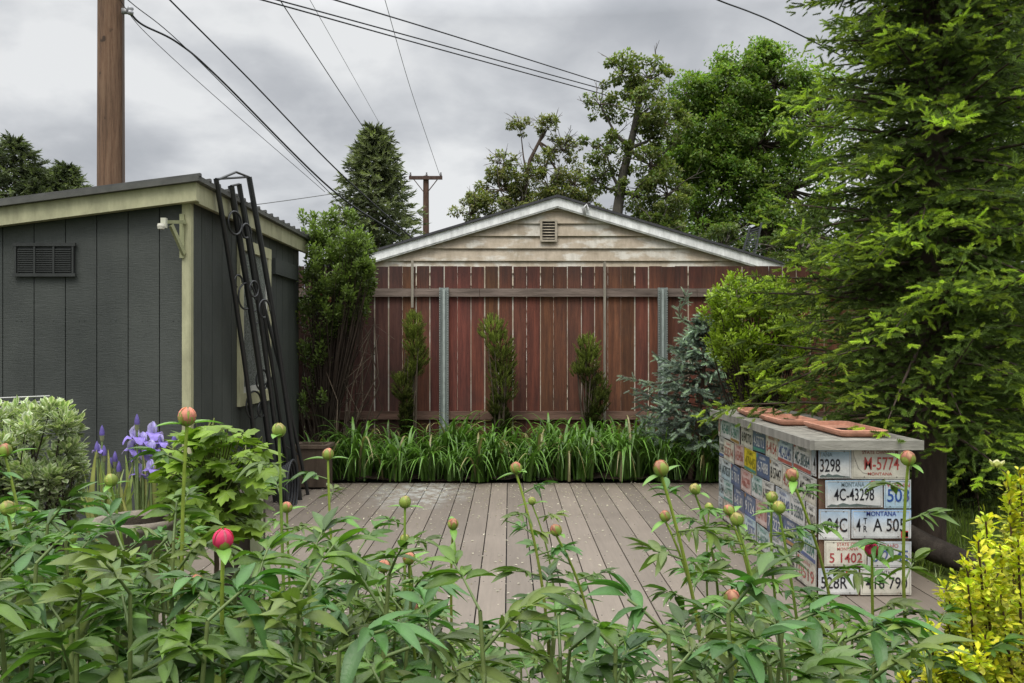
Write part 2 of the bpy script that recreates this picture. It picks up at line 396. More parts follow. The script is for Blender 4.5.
g.build('fascia',M['trim'],sh)
g=Geo()
V=[(-6.15,5.60,zf(-6.15,.034)),(-2.045,5.60,zf(-2.045,.034)),(-2.045,5.60,zf(-2.045,0)),(-6.15,5.60,zf(-6.15,0))]
V+=[(a,8.86,c) for a,b,c in V]
g.add(V,np.array([(0,1,2,3),(4,7,6,5),(0,4,5,1),(1,5,6,2),(3,2,6,7)]),(.10,.10,.09))
y=5.63
while y<8.85:
    g.bar((-6.14,y,zf(-6.14,-.008)),(-2.04,y,zf(-2.04,-.008)),.028,.02,(.09,.09,.085)); y+=.19
g.build('roof',M['rust'],sh)
# wall vent on front
g=Geo(); a=at(16,245,5.73); b=at(75,275,5.73); x0,z1=a[0],a[2]; x1,z0=b[0],b[2]
c=(.03,.033,.031)
g.box((x0,5.722,z0),(x1,5.733,z1),(.025,.026,.026))
for q in (0,1,2):
    xa=x0+.02+q*(x1-x0-.03)/3; xb=xa+(x1-x0-.06)/3
    for i in range(11):
        zz_=z0+.02+i*(z1-z0-.04)/11; g.box((xa,5.712,zz_),(xb,5.721,zz_+.007),c)
for (xa,xb,za,zb) in ((x0-.012,x1+.012,z0-.012,z0+.01),(x0-.012,x1+.012,z1-.01,z1+.012)): g.box((xa,5.706,za),(xb,5.7215,zb),c)
for q in range(4):
    xa=x0-.0+q*(x1-x0-.012)/3; g.box((xa,5.708,z0+.0105),(xa+.012,5.7215,z1-.0105),c)
g.build('wall_vent',M['trim'],sh)
# side window
wr=Geo(); Ya,Yb=6.80,7.50; z0,z1=.95,2.10
for lo,hi in (((-2.148,Ya-.09,z0-.10),(-2.12,Yb+.09,z0)),((-2.148,Ya-.09,z1),(-2.12,Yb+.09,z1+.09)),((-2.148,Ya-.09,z0+.001),(-2.122,Ya,z1-.001)),((-2.148,Yb,z0+.001),(-2.122,Yb+.09,z1-.001))):
    wr.box(lo,hi,G1*1.05)
wr.box((-2.146,Ya+.001,z0+.001),(-2.132,Ya+.04,z1-.001),(.5,.5,.45)); wr.box((-2.146,Yb-.04,z0+.001),(-2.132,Yb-.001,z1-.001),(.5,.5,.45)); wr.box((-2.146,Ya+.041,z0+.001),(-2.132,Yb-.041,z0+.05),(.5,.5,.45))
wo_=wr.build('window',M['trim'],sh)
g=Geo(); g.box((-2.147,Ya+.041,z0+.051),(-2.14,Yb-.041,z1-.001)); g.build('pane',M['glass'],wo_)
g=Geo(); g.box((-2.149,7.72,2.00),(-2.12,8.55,2.13)); g.box((-2.149,7.72,1.985),(-2.112,8.55,1.999)); g.build('shelf_ledge',M['shed'],sh)
g=Geo()   # hanging bracket on corner trim
p0=at(185,222,5.70); p1=at(164,222,5.5); p2=at(184,254,5.70)
g.bar(p0,p1,.022,.022,(.30,.31,.17)); g.bar(at(171,225,5.56),p2,.02,.03,(.33,.34,.19)); g.bar(at(182,214,5.703),at(182,258,5.703),.03,.012,(.33,.34,.19),up=(0,1,0))
q=at(164,223,5.5); g.box(q-[.016,.016,.032],q+[.016,.016,.032],(.5,.5,.4)); q=at(161,226,5.47); g.lathe((q[0],q[1],q[2]-.02),[(0,0),(.02,0),(.024,.02),(.02,.035),(0,.035)],12,(.55,.53,.45))
g.build('hanging_bracket',M['trim'],sh)
# ------------------------------------------------------------------ trellises leaning on the shed
def trellis(bars,rings,links,label,base):
    o=thing('metal_trellis',base,label,'trellis','black metal trellises leaning on the shed')
    for (a,b,w_) in bars:
        g=Geo(); pts=[a+(b-a)*t+np.array([math.sin(t*PI)*.02,0,0]) for t in np.linspace(0,1,7)]
        g.tube(pts,w_,6,(.018,.019,.02)); g.build('rail',M['metal'],o,True)
    for (c,r,nrm,full) in rings:
        g=Geo(); t=np.linspace(0,2*PI*full,26 if full>=1 else 20,endpoint=full<1)
        u=np.array([.25,.9,-.05]); u/=np.linalg.norm(u); v=np.array([0,0.1,1.])
        pts=[c+u*math.cos(q)*r*(1 if full>=1 else 1-.45*q/6.3)+v*math.sin(q)*r*(1 if full>=1 else 1-.45*q/6.3) for q in t]
        g.tube(pts,.008,6,(.016,.017,.018),closed=full==1); g.build('scroll',M['metal'],o,True)
    for (a,b) in links:
        g=Geo(); g.tube([a,b],.009,6,(.02,.021,.022)); g.build('crossbar',M['metal'],o,True)
    return o
def fl(x,y=None,Y=7.3): p=at(x,500,Y); p[2]=0.0; return p
a0,b0=at(216,179,5.92),fl(262,Y=7.2); a1,b1=at(249,177,6.6),fl(300,Y=7.35)
L=lambda a,b,t:a+(b-a)*t
trellis([(a0,b0,.019),(a1,b1,.022)],[(at(235,223,6.25),.085,0,1),(at(246,298,6.5),.13,0,.8),(at(254,405,6.85),.11,0,1)],[(a0,a1),(L(a0,b0,.97),L(a1,b1,.97)),(a0+[0,0,-.01],at(236,172,6.3)),(at(236,172,6.3),a1)],'widest black metal trellis with joined top, leaning at the shed eave',(b0+b1)/2)
a0,b0=at(231,186,6.25),fl(276,Y=7.25); a1,b1=at(239,184,6.45),fl(284,Y=7.3)
trellis([(a0,b0,.024),(a1,b1,.02)],[(at(246,232,6.4),.07,0,.85),(at(238,282,6.4),.06,0,.7),(at(254,289,6.5),.06,0,1),(at(264,310,6.6),.09,0,.8),(at(262,410,6.9),.08,0,.9)],[(a0,a1),(L(a0,b0,.3),L(a1,b1,.3)),(L(a0,b0,.6),L(a1,b1,.6))],'narrow black trellis of two thick bars between the wider ones',(b0+b1)/2)
a0,b0=at(243,200,6.6),fl(291,Y=7.45); a1,b1=at(257,280,6.95),fl(308,Y=7.6)
trellis([(a0,b0,.016),(a1,b1,.015)],[(at(256,318,6.9),.07,0,.9),(at(262,380,7.0),.085,0,1),(at(270,384,7.1),.06,0,.75)],[(a1,L(a0,b0,.3)),(L(a0,b0,.8),L(a1,b1,.8))],'thin black scrollwork trellis set furthest back against the shed',(b0+b1)/2)
g=Geo(); p=at(285,470,7.0)
for k in range(5):
    r=.16+.015*k; t=np.linspace(0,2*PI,22,endpoint=False); g.tube([(p[0]-.02+.02*k,7.0+r*math.cos(q)*.8,.17+r*math.sin(q)) for q in t],.011,6,(.03,.032,.035),closed=True)
tag(g.build('coiled_hose',M['black'],smooth=True),'dark coiled hose on the deck behind the trellis feet','hose')
# wooden planter box
pb=thing('planter_box',(-1.84,8.0,0),'weathered brown wooden planter box beside the shed far corner','planter')
c=np.array([.10,.075,.055])
for (lo,hi) in (((-1.99,7.88,.02),(-1.69,7.90,.38)),((-1.99,8.12,.02),(-1.69,8.14,.38)),((-1.99,7.901,.02),(-1.97,8.119,.38)),((-1.71,7.901,.02),(-1.69,8.119,.38))):
    g=Geo(); g.box(lo,hi,c); g.build('side_board',M['wood'],pb)
g=Geo()
for (lo,hi) in (((-2.01,7.86,.38),(-1.67,7.91,.41)),((-2.01,8.11,.38),(-1.67,8.16,.41)),((-2.01,7.911,.38),(-1.965,8.109,.41)),((-1.715,7.911,.38),(-1.67,8.109,.41)),((-1.97,7.9,.28),(-1.71,8.12,.30))): g.box(lo,hi,c*1.3)
g.build('rim',M['wood'],pb)
# ------------------------------------------------------------------ fence
FY=9.34
fe=thing('board_fence',(0,FY,0),'weathered red stained board fence with pale lines of light between boards','fence')
g=Geo(); gs=Geo(); x=-2.7
while x<6.5:
    wd=random.choice([.138,.14,.143,.146]); gap=random.choice([.003,.004,.008,.012,.014]); top=2.205+random.uniform(-.004,.004)
    dk=random.uniform(.75,1.12); c=np.array([.155,.044,.021])*dk
    c=c*np.array([1,random.uniform(.85,1.35),random.uniform(.85,1.4)])
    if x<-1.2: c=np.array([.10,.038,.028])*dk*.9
    z0_=random.uniform(.08,.13)
    # picket with vertex tone change at the weathered top
    V=[];C=[]
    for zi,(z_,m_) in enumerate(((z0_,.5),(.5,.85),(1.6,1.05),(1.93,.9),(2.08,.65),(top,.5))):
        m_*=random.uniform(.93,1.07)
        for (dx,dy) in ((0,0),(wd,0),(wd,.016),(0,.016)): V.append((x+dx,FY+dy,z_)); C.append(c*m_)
    f=[]
    for i in range(5):
        a=i*4
        for k in range(4): f.append((a+k,a+(k+1)%4,a+4+(k+1)%4,a+4+k))
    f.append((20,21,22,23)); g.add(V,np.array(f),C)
    if gap>.005: gs.box((x+wd-.001,FY+.004,.12 if random.random()<.8 else .9),(x+wd+gap+.001,FY+.010,top-(.01 if random.random()<.5 else .26)),np.array([.60,.48,.38])*random.uniform(.35,1.0))  # pale strip added in the gap, coloured as light showing between boards
    for zr in (1.92,.57,1.25):
        for dx in (.03,.11): g.box((x+dx-.003,FY-.001,zr-.003),(x+dx+.003,FY,zr+.003),(.02,.015,.012))
    x+=wd+gap
g.build('pickets',M['fence'],fe); gs.build('gap_light_strip',M['siding'],fe)
for nm,z_,hh in (('top_rail',1.915,.09),('bottom_rail',.57,.09)):
    x=-2.7
    while x<6.5:
        x2=min(x+2.38,6.5); g=Geo(); k=random.uniform(.85,1.1)
        cc_=np.array([.21,.165,.14])*k if nm=='top_rail' else np.array([.17,.105,.08])*k
        g.box((x,FY-.042,z_-hh/2),(x2-.004,FY-.003,z_+hh/2),cc_); g.build(nm,M['railwood'],fe); x=x2
for xp in (444.5,661.5,930):
    X=(xp-HX)/91.; g=Geo(); gc=np.array([.33,.37,.35])
    zt=1.966; y0=FY-.045-.05
    g.box((X-.05,y0,0),(X-.038,y0+.05,zt),gc); g.box((X+.038,y0,0),(X+.05,y0+.05,zt),gc); g.box((X-.0375,y0+.035,0),(X+.0375,y0+.047,zt),gc*.75)
    g.box((X-.012,y0+.012,0),(X+.012,y0+.034,zt-.02),gc*1.25)
    z_=.1
    while z_<zt-.03:
        for s_ in (-.044,.044): g.box((X+s_-.0035,y0-.001,z_),(X+s_+.0035,y0,z_+.014),(.03,.04,.04))
        z_+=.026
    g.build('post',M['galv'],fe)
for xp,za,zb in ((604,0,2.25),(413,1.75,2.27)):
    X=(xp-HX)/91.; g=Geo(); g.box((X-.013,FY-.075,za),(X+.013,FY-.046,zb),(.30,.27,.22)); g.build('stake',M['wood'],fe)
# ------------------------------------------------------------------ garage
GY=12.5; AX=.706; AZ=3.536; SL=.30; HW=3.47
ga=thing('garage',(AX,GY,0),'low gabled garage with peeling cream siding and white rakes behind the fence','garage')
g=Geo(); wh=3.32
def hw(z): return max(.0,min(wh,(AZ-.10-z)/SL))
z_=.1; zs=[]
bounds=[.1]
zc=EYE+(346-261)/68.; b_=[zc+(k)*.1825 for k in range(-12,7)]
for a,b in zip(b_[:-1],b_[1:]):
    if a<0: continue
    b2=min(b,AZ-.101); 
    if a>=AZ-.12: break
    V=[(AX-hw(a),GY-.035,a),(AX+hw(a),GY-.035,a),(AX+hw(b2),GY-.002,b2),(AX-hw(b2),GY-.002,b2),(AX-hw(a),GY,a),(AX+hw(a),GY,a)]
    g.add(V,[(0,1,2,3),(0,4,5,1)])
g.build('siding',M['siding'],ga)
g=Geo(); g.box((AX-wh,GY+.02,0),(AX-wh+.1,GY+7,2.4),(.3,.27,.2)); g.box((AX+wh-.1,GY+.02,0),(AX+wh,GY+7,2.4),(.3,.27,.2)); 
V=[(AX-wh,GY+.01,0),(AX+wh,GY+.01,0),(AX+wh,GY+.01,2.42),(AX,GY+.01,AZ-.1),(AX-wh,GY+.01,2.42)]; V+=[(a,GY+7,c) for a,b,c in V]
g.add(V,[(0,1,2,3,4),(9,8,7,6,5)],(.05,.045,.04)); g.build('wall',M['trim'],ga)
for s_ in (-1,1):
    g=Geo(); W=np.array([.88,.89,.87])
    def q(d,z,y): return (AX+s_*d,y,z)
    def strip(o0,o1,y0,y1,d0,d1,c):
        V=[q(d0,AZ-SL*d0-o0,y0),q(d1,AZ-SL*d1-o0,y0),q(d1,AZ-SL*d1-o1,y0),q(d0,AZ-SL*d0-o1,y0)]; V+=[(a,y1,b) for a,_,b in V]
        g.add(V,np.array([(0,1,2,3),(7,6,5,4),(0,4,5,1),(2,6,7,3),(1,5,6,2),(0,3,7,4)]),c)
    strip(.035,.165,GY-.11,GY-.08,0,HW,W); strip(.166,.185,GY-.10,GY-.04,0,HW-.1,W*.8)
    pass
    g.build('rake_board',M['trim'],ga)
g=Geo()
for s_ in (-1,1):
    V=[(AX,GY-.14,AZ-.034),(AX+s_*(HW+.04),GY-.14,AZ-.034-SL*(HW+.04)),(AX+s_*(HW+.04),GY-.14,AZ-SL*(HW+.04)),(AX,GY-.14,AZ)]
    V+=[(a,GY+7.2,c) for a,b,c in V]
    g.add(V,np.array([(0,1,2,3),(4,7,6,5),(0,4,5,1),(1,5,6,2),(3,2,6,7)]),(.06,.06,.065))
g.build('roof',M['roof'],ga)
g=Geo(); a=at(541,221,GY-.02); b=at(556,241,GY-.02); 
g.box((a[0],GY-.04,b[2]),(b[0],GY-.021,a[2]),(.05,.045,.04))
for i in range(6):
    z_=b[2]+.03+i*(a[2]-b[2]-.04)/6; V=[(a[0]+.02,GY-.07,z_),(b[0]-.02,GY-.07,z_),(b[0]-.02,GY-.045,z_+.018),(a[0]+.02,GY-.045,z_+.018)]; g.add(V,np.array([(0,1,2,3)]),(.38,.33,.25))
for lo,hi in (((a[0]-.015,b[2]-.015),(a[0]+.018,a[2]+.015)),((b[0]-.018,b[2]-.015),(b[0]+.015,a[2]+.015)),((a[0]+.0185,b[2]-.015),(b[0]-.0185,b[2]+.012)),((a[0]+.0185,a[2]-.012),(b[0]-.0185,a[2]+.015))):
    g.box((lo[0],GY-.075,lo[1]),(hi[0],GY-.041,hi[1]),(.40,.35,.27))
g.build('gable_vent',M['trim'],ga)
g=Geo(); p=at(585,207,GY-.16); g.tube([p+[0,.05,-.1],p+[-.03,0,-.02],p+[.02,0,.03],p+[.05,0,-.05]],.022,8,(.5,.5,.5)); g.build('wire_anchor',M['galv'],ga,True)
# slatted panel standing behind garage roof
sp_=thing('slatted_panel',at(748,262,15.5),'small dark slatted panel tilted above the right garage roof slope','panel')
g=Geo(); c=np.array([.05,.055,.06]); p=at(742,250,15.5); u=np.array([.20,0,.17])
for i in range(9): g.bar(p+[.0+.04*i*.5,0,.045*i],p+[.22+.03*i*.5,0,.045*i+.06],.02,.018,c)
g.build('slats',M['metal'],sp_); g=Geo(); g.bar(p+[-.01,0,-.1],p+[.15,0,.42],.03,.03,c); g.bar(p+[.22,0,-.1],p+[.36,0,.5],.03,.03,c); g.bar(p+[.1,.02,-1.2],p+[.1,.02,0],.04,.04,c); g.build('frame',M['metal'],sp_)
# ------------------------------------------------------------------ licence plate counter
CX0,CX1,CY0,CY1,CT=1.642,2.137,4.52,6.62,.788
ct=thing('plate_covered_counter',(1.87,5.45,0),'outdoor counter clad in old licence plates with a weathered plank top','counter')
g=Geo(); g.box((CX0+.008,CY0+.008,.0),(CX1-.008,CY1-.008,CT),(.16,.10,.065)); g.build('body',M['wood'],ct)
TXT={}
def textmesh(s):
    if s in TXT: return TXT[s]
    cu=bpy.data.curves.new('t','FONT'); cu.body=s; cu.offset=.008; cu.resolution_u=3
    ob=bpy.data.objects.new('t',cu); col0.objects.link(ob); dg=bpy.context.evaluated_depsgraph_get()
    me=bpy.data.meshes.new_from_object(ob.evaluated_get(dg)); V=np.array([v.co[:] for v in me.vertices]); Fc=[tuple(p.vertices) for p in me.polygons]
    bpy.data.objects.remove(ob); bpy.data.curves.remove(cu); bpy.data.meshes.remove(me)
    mn=V.min(0); mx_=V.max(0); V=(V-mn)/np.maximum(mx_-mn,1e-6); TXT[s]=(V,Fc); return TXT[s]
def put_text(g,s,o,ux,uz,nr,x0,x1,z0,z1,c,off=.0035):
    V,Fc=textmesh(s); P=o+np.outer(x0+V[:,0]*(x1-x0),ux)+np.outer(z0+V[:,1]*(z1-z0),uz)+nr*off; g.add(P,Fc,c)
def plate(parent,o,ux,w_,h_,bg_top,bg_bot,items,tilt=0,lift=0,label=None,mount=(.45,.45,.43)):
    """o: lower-left corner on the wall plane; ux along wall; normal outwards"""
    ux=np.array(ux,float); uz=np.array([0,0,1.]); nr=np.cross(ux,uz)
    ca,sa=math.cos(tilt),math.sin(tilt); ux,uz=ux*ca+uz*sa,uz*ca-ux*sa
    o=np.array(o,float)+nr*(.001+lift)
    g=Geo(); T=.0022
    n_=6
    V=[];C=[]
    for i in range(n_+1):
        t=i/n_; c=np.array(bg_bot)*(1-max(0,(t-.35)/.65)**1.0)+np.array(bg_top)*max(0,(t-.35)/.65)
        for xx in (0,w_): V.append(o+ux*xx+uz*h_*t+nr*T); C.append(c)
    g.add(V,np.array([(2*i,2*i+1,2*i+3,2*i+2) for i in range(n_)]),C)
    # edge skirt
    cs=[o,o+ux*w_,o+ux*w_+uz*h_,o+uz*h_]; V=[p for p in cs]+[p+nr*T for p in cs]
    g.add(V,np.array([(0,1,5,4),(1,2,6,5),(2,3,7,6),(3,0,4,7)]),(.3,.3,.3))
    # embossed rim
    r=.004; e=.006
    for (a,b) in (((e,e),(w_-e,e+r)),((e,h_-e-r),(w_-e,h_-e)),((e,e+r),(e+r,h_-e-r)),((w_-e-r,e+r),(w_-e,h_-e-r))):
        P=[o+ux*a[0]+uz*a[1]+nr*.0035,o+ux*b[0]+uz*a[1]+nr*.0035,o+ux*b[0]+uz*b[1]+nr*.0035,o+ux*a[0]+uz*b[1]+nr*.0035]; g.add(P,np.array([(0,1,2,3)]),np.array(bg_bot)*.75)
    for it in items:
        if it[0]=='t': _,s,x0,x1,z0,z1,c=it; put_text(g,s,o,ux,uz,nr,x0*w_,x1*w_,z0*h_,z1*h_,c,.0045)
        elif it[0]=='r':
            _,x0,x1,z0,z1,c=it; P=[o+ux*x0*w_+uz*z0*h_+nr*.004,o+ux*x1*w_+uz*z0*h_+nr*.004,o+ux*x1*w_+uz*z1*h_+nr*.004,o+ux*x0*w_+uz*z1*h_+nr*.004]; g.add(P,np.array([(0,1,2,3)]),c)
        elif it[0]=='p':
            P=[o+ux*a*w_+uz*b*h_+nr*.004 for a,b in it[1]]; g.add(P,[tuple(range(len(P)))],it[2])
        elif it[0]=='l':
            pts=it[1]; 
            for (a,b),(c_,d_) in zip(pts[:-1],pts[1:]):
                A=o+ux*a*w_+uz*b*h_; B=o+ux*c_*w_+uz*d_*h_; g.bar(A+nr*.0042,B+nr*.0042,.0016,.0006,it[2],up=nr)
    for bx_,bz_ in ((.22,.93),(.78,.93),(.22,.06),(.78,.06)):
        p=o+ux*bx_*w_+uz*bz_*h_+nr*.005; s_=.003; g.add([p-ux*s_-uz*s_,p+ux*s_-uz*s_,p+ux*s_+uz*s_,p-ux*s_+uz*s_],np.array([(0,1,2,3)]),(.12,.11,.10))
    ob=g.build('licence_plate',M['plate'],parent)
    if label: ob['label']=label
    return ob
WH=(.62,.62,.60); BL=(.28,.42,.55); K=(.02,.02,.025); RD=(.42,.11,.09); NV=(.08,.12,.28); CR=(.60,.57,.48)
def fx(x): return (x-HX)/188.
def fz(y): return EYE-(y-HY)/188.
MTN=('p',[(0.03,.06),(.1,.13),(.2,.10),(.3,.17),(.42,.11),(.55,.14),(.7,.09),(.97,.05),(.97,.03),(.03,.03)],(.10,.13,.12))
ux=(1,0,0)
def fp(x0,x1,y0,y1,*a,**k): 
    o=(fx(x0),CY0,fz(y1)); return plate(ct,o,ux,fx(x1)-fx(x0),fz(y0)-fz(y1),*a,**k)
fp(818,850.5,449.5,478,BL,WH,[('t','3298',.04,.66,.22,.68,K),('t','TANA',.02,.42,.76,.90,(.15,.2,.22)),MTN],.0,.004,'plate reading 43298 bent around the counter corner')
fp(851,908.8,449,478.5,(.60,.56,.50),CR,[('t','M-5774',.22,.82,.30,.74,(.42,.08,.07)),('t','STATE OWNED M',.18,.80,.84,.95,(.30,.05,.05)),('t','MONTANA',.28,.70,.12,.22,(.45,.10,.08)),('l',[(.02,.95),(.05,.7),(.09,.5),(.12,.35),(.16,.28),(.2,.2),(.35,.16)],(.15,.13,.12))],-.006,.001,'cream plate with red M-5774')
fp(825,882,480,507.5,(.30,.44,.56),WH,[('t','4C-43298',.15,.85,.25,.70,K),('t','MONTANA',.28,.68,.76,.92,(.15,.2,.22)),MTN,('r',.80,.87,.78,.97,(.5,.03,.04)),('r',.875,.92,.80,.9,(.7,.7,.7))],.01,.004,'plate reading 4C-43298 with a red sticker')
fp(883.5,910.5,479.5,508,WH,(.38,.52,.62),[('t','503',.12,.93,.22,.68,(.03,.08,.28)),('t','WASHIN',.1,.95,.74,.87,(.45,.08,.08))],0,.001,'cropped plate with blue 503')
fp(818,849.5,509,539,(.33,.46,.6),WH,[('t','04C',.25,.90,.25,.72,K)],-.01,.004)
fp(851,910.5,509.5,538,(.28,.45,.68),(.64,.65,.64),[('t','4',.08,.15,.24,.70,K),('t','T',.20,.26,.50,.72,K),('t','R',.20,.26,.22,.44,K),('t','A 505',.36,.90,.24,.70,K),('t','MONTANA',.25,.75,.78,.95,(.03,.05,.25)),('r',.83,.95,.02,.26,(.5,.03,.03)),('r',.89,.95,.05,.22,(.5,.35,.1))],0,.002,'plate with blue MONTANA over 4TR A505')
fp(824,866,540.5,566,CR,CR,[('t','STATE OF',.3,.75,.80,.93,RD),('t','MONTANA',.3,.8,.62,.74,RD),('t','5 1402',.12,.9,.14,.52,(.35,.05,.05))],.005,.002)
fp(867,910.5,541,566.5,(.5,.55,.6),WH,[('t','8 2145',.1,.93,.2,.66,NV),('t','IDAHO',.3,.7,.76,.9,RD)],-.005,.004)
fp(818,858,568,594,(.45,.52,.6),WH,[('t','528R',.06,.72,.22,.68,K),('r',.68,.78,.72,.98,(.5,.03,.04))],0,.002,'plate reading 528R with a red sticker')
fp(860,910.5,567.5,594.5,WH,CR,[('t','416 790',.1,.92,.22,.66,K),('t','MONTANA',.3,.7,.76,.9,K)],.004,.004)
# side plates
styles=[((.5,.56,.62),WH,NV),(WH,WH,(.05,.1,.12)),(CR,CR,RD),((.09,.13,.23),(.10,.14,.25),WH),((.30,.48,.55),WH,NV),(WH,(.45,.58,.62),K),((.60,.40,.36),(.62,.48,.44),RD),((.33,.52,.50),WH,(.05,.2,.15)),((.42,.44,.42),(.40,.42,.40),K),((.12,.18,.32),(.14,.20,.34),(.6,.6,.55)),(WH,CR,K),((.5,.3,.2),WH,K)]
ROW0=1;row_z=[.633,.478,.323,.168,.013]; uxs=np.array([0,-1.,0])
fixed={(0,0):2,(0,1):4,(0,2):10,(0,3):2,(0,4):8,(0,5):3,(0,6):1,(0,7):5,(1,1):9,(1,0):10,(1,2):5,(2,1):3,(3,2):6,(3,3):3,(4,4):7}
names=['MONTANA','IDAHO','WYOMING','OREGON','UTAH','ALASKA','WASHINGTON','NEVADA']
sr=random.Random(5)
for r_,z_ in enumerate(row_z):
    y=CY0+.004+(0.0,.0,.02,.0,.02)[r_]; k=0; wlist=[.20,.285,.16,.25,.30][r_]
    y=CY0+.002
    first=wlist
    while y<CY1-.06:
        if r_==0 and k==0: first=.075
        w_=first if k==0 else sr.choice([.27,.28,.29,.25,.30]);
        if y+w_>CY1: w_=CY1-y
        h_=.150
        if r_==1 and k==4: st=None
        else: st=styles[sr.choice([0,0,1,1,2,2,4,5,5,6,7,7,8,10,11,10,1,3,9])]
        if (r_,k) in ((0,4),(1,3),(4-1,2),(3,4),(3,1),(2,6)): st=styles[3]
        if st is None: st=((.62,.50,.03),(.62,.50,.03),(.25,.22,.02))
        if r_==3 and k==3: st=styles[6]
        s=''.join(sr.choice('0123456789') for _ in range(sr.choice([4,5,5]))); s=sr.choice(['4-','4C-','A','B ','6-',''])+s
        its=[('t',s,.10,.90,.22,.68,st[2]),('t',sr.choice(names),.28,.72,.77,.91,st[2])]
        if sr.random()<.4: its.append(('r',.04,.12,.8,.95,sr.choice([RD,(.05,.3,.35),(.5,.25,.03)])))
        if sr.random()<.25: its.append(('r',0.03,.97,.03,.17,sr.choice([(.35,.2,.06),NV,(.08,.25,.2),RD])))
        if r_==0 and k==0: st=(BL,WH,K); its=[('t','4',.5,.95,.22,.68,K)]
        ob=plate(ct,(CX0-.000,y+w_,z_),uxs,w_-.004,h_,st[0],st[1],its,sr.uniform(-.035,.035),sr.choice([0.001,.004,.008]))
        if r_==1 and k==4: ob['label']='bright yellow plate'
        y+=w_; k+=1
# plank top
for i,(xa,xb) in enumerate(((1.605,1.76),(1.763,1.96),(1.963,2.175))):
    g=Geo(); c=np.array([.25,.235,.20])*random.uniform(.9,1.1); g.box((xa,CY0-.035,CT+.001),(xb,CY1+.06,CT+.043+.001*i),c); g.build('top_plank',M['wood'],ct)
g=Geo(); g.box((1.603,CY0-.062,CT-.004),(2.177,CY0-.0355,CT+.046),(.27,.26,.225)); g.build('front_board',M['plank'],ct)
g=Geo(); g.box((1.58,CY0-.062,CT-.004),(1.6025,CY1+.07,CT+.046),(.24,.23,.20)); g.build('side_board',M['wood'],ct)
# terracotta trays
def tray(cx,cy,w_,l_,rot,label):
    z=CT+.048; o=thing('terracotta_tray',(cx,cy,z),label,'tray','terracotta trays on the counter')
    c=np.array([.50,.25,.17]); R=lambda x,y,zz:(cx+x*math.cos(rot)-y*math.sin(rot),cy+x*math.sin(rot)+y*math.cos(rot),zz)
    def ring(a,b,zz,r=.03,n=4):
        P=[]
        for sx,sy,t0 in ((1,-1,-PI/2),(1,1,0),(-1,1,PI/2),(-1,-1,PI)):
            for k in range(n+1):
                t=t0+k*PI/2/n; P.append(R(sx*(a-r)+r*math.cos(t),sy*(b-r)+r*math.sin(t),zz))
        return P
    prof=[(w_/2-.02,l_/2-.02,z),(w_/2-.006,l_/2-.006,z+.01),(w_/2-.004,l_/2-.004,z+.018),(w_/2,l_/2,z+.02),(w_/2+.002,l_/2+.002,z+.034),(w_/2-.003,l_/2-.003,z+.037),(w_/2-.018,l_/2-.018,z+.036),(w_/2-.024,l_/2-.024,z+.014)]
    V=[];n_=None
    for a,b,zz in prof: rr=ring(a,b,zz); n_=len(rr); V+=rr
    f=[]
    for i in range(len(prof)-1):
        for k in range(n_): f.append((i*n_+k,i*n_+(k+1)%n_,(i+1)*n_+(k+1)%n_,(i+1)*n_+k))
    f.append(tuple(range((len(prof)-1)*n_,len(prof)*n_))); g=Geo(); g.add(V,f,c); g.build('basin',M['terra'],o)
    g=Geo(); g.box((cx-.06,cy-.06,z+.0145),(cx+.06,cy+.06,z+.017),(.06,.045,.03)); g.build('dried_soil',M['soil'],o)
tray(1.93,4.90,.27,.60,0.0,'nearest and longest terracotta tray on the counter top')
tray(1.80,5.50,.24,.46,.02,'middle terracotta tray on the counter top')
tray(1.80,6.12,.26,.44,-.1,'terracotta tray at the far end of the counter')
# ------------------------------------------------------------------ poles and wires
o=thing('utility_pole',(at(111,0,9.8)[0],9.8,0),'thick brown wooden utility pole rising behind the shed','utility pole')
g=Geo(); X=at(111,0,9.8)[0]; pts=[(X,9.8,z) for z in np.linspace(0,10,24)]; g.tube(pts,np.linspace(.158,.13,24),20,(.17,.10,.063)); g.build('shaft',M['polewood'],o,True)
g=Geo(); p=at(127,11,9.7); g.box(p+[-.06,-.01,-.03],p+[.02,.02,.03],(.25,.25,.25)); g.lathe(p+[.04,0,-.04],[(0,0),(.03,.0),(.035,.03),(.02,.045),(.035,.06),(.03,.085),(0,.09)],12,(.4,.4,.42)); g.build('insulator',M['galv'],o,True)
g=Geo(); g.tube([(X+.165,9.75,z) for z in np.linspace(0,9,8)],.012,6,(.08,.06,.05)); g.build('ground_wire',M['black'],o)
p=at(426,240,45); X2=p[0]
o=thing('utility_pole',(X2,45,0),'distant wooden utility pole with a crossarm left of the garage gable','utility pole')
g=Geo(); zt=at(426,176,45)[2]; g.tube([(X2,45,z) for z in np.linspace(0,zt,8)],np.linspace(.2,.15,8),12,(.10,.06,.045)); g.build('shaft',M['bark'],o,True)
za=at(0,178.5,45)[2]; g=Geo(); g.box((X2-.88,44.75,za-.09),(X2+.88,44.87,za+.09),(.09,.06,.05)); g.build('crossarm',M['bark'],o)
for s_ in (-.8,.05,.8):
    g=Geo(); g.lathe((X2+s_,44.81,za+.09),[(0,0),(.05,0),(.06,.08),(.03,.12),(.05,.18),(0,.2)],8,(.15,.14,.14)); g.build('insulator',M['galv'],o)
for s_ in (-1,1):
    g=Geo(); g.bar((X2+s_*.62,44.8,za-.09),(X2+s_*.1,44.82,za-.75),.06,.04,(.09,.06,.05)); g.build('brace',M['bark'],o)
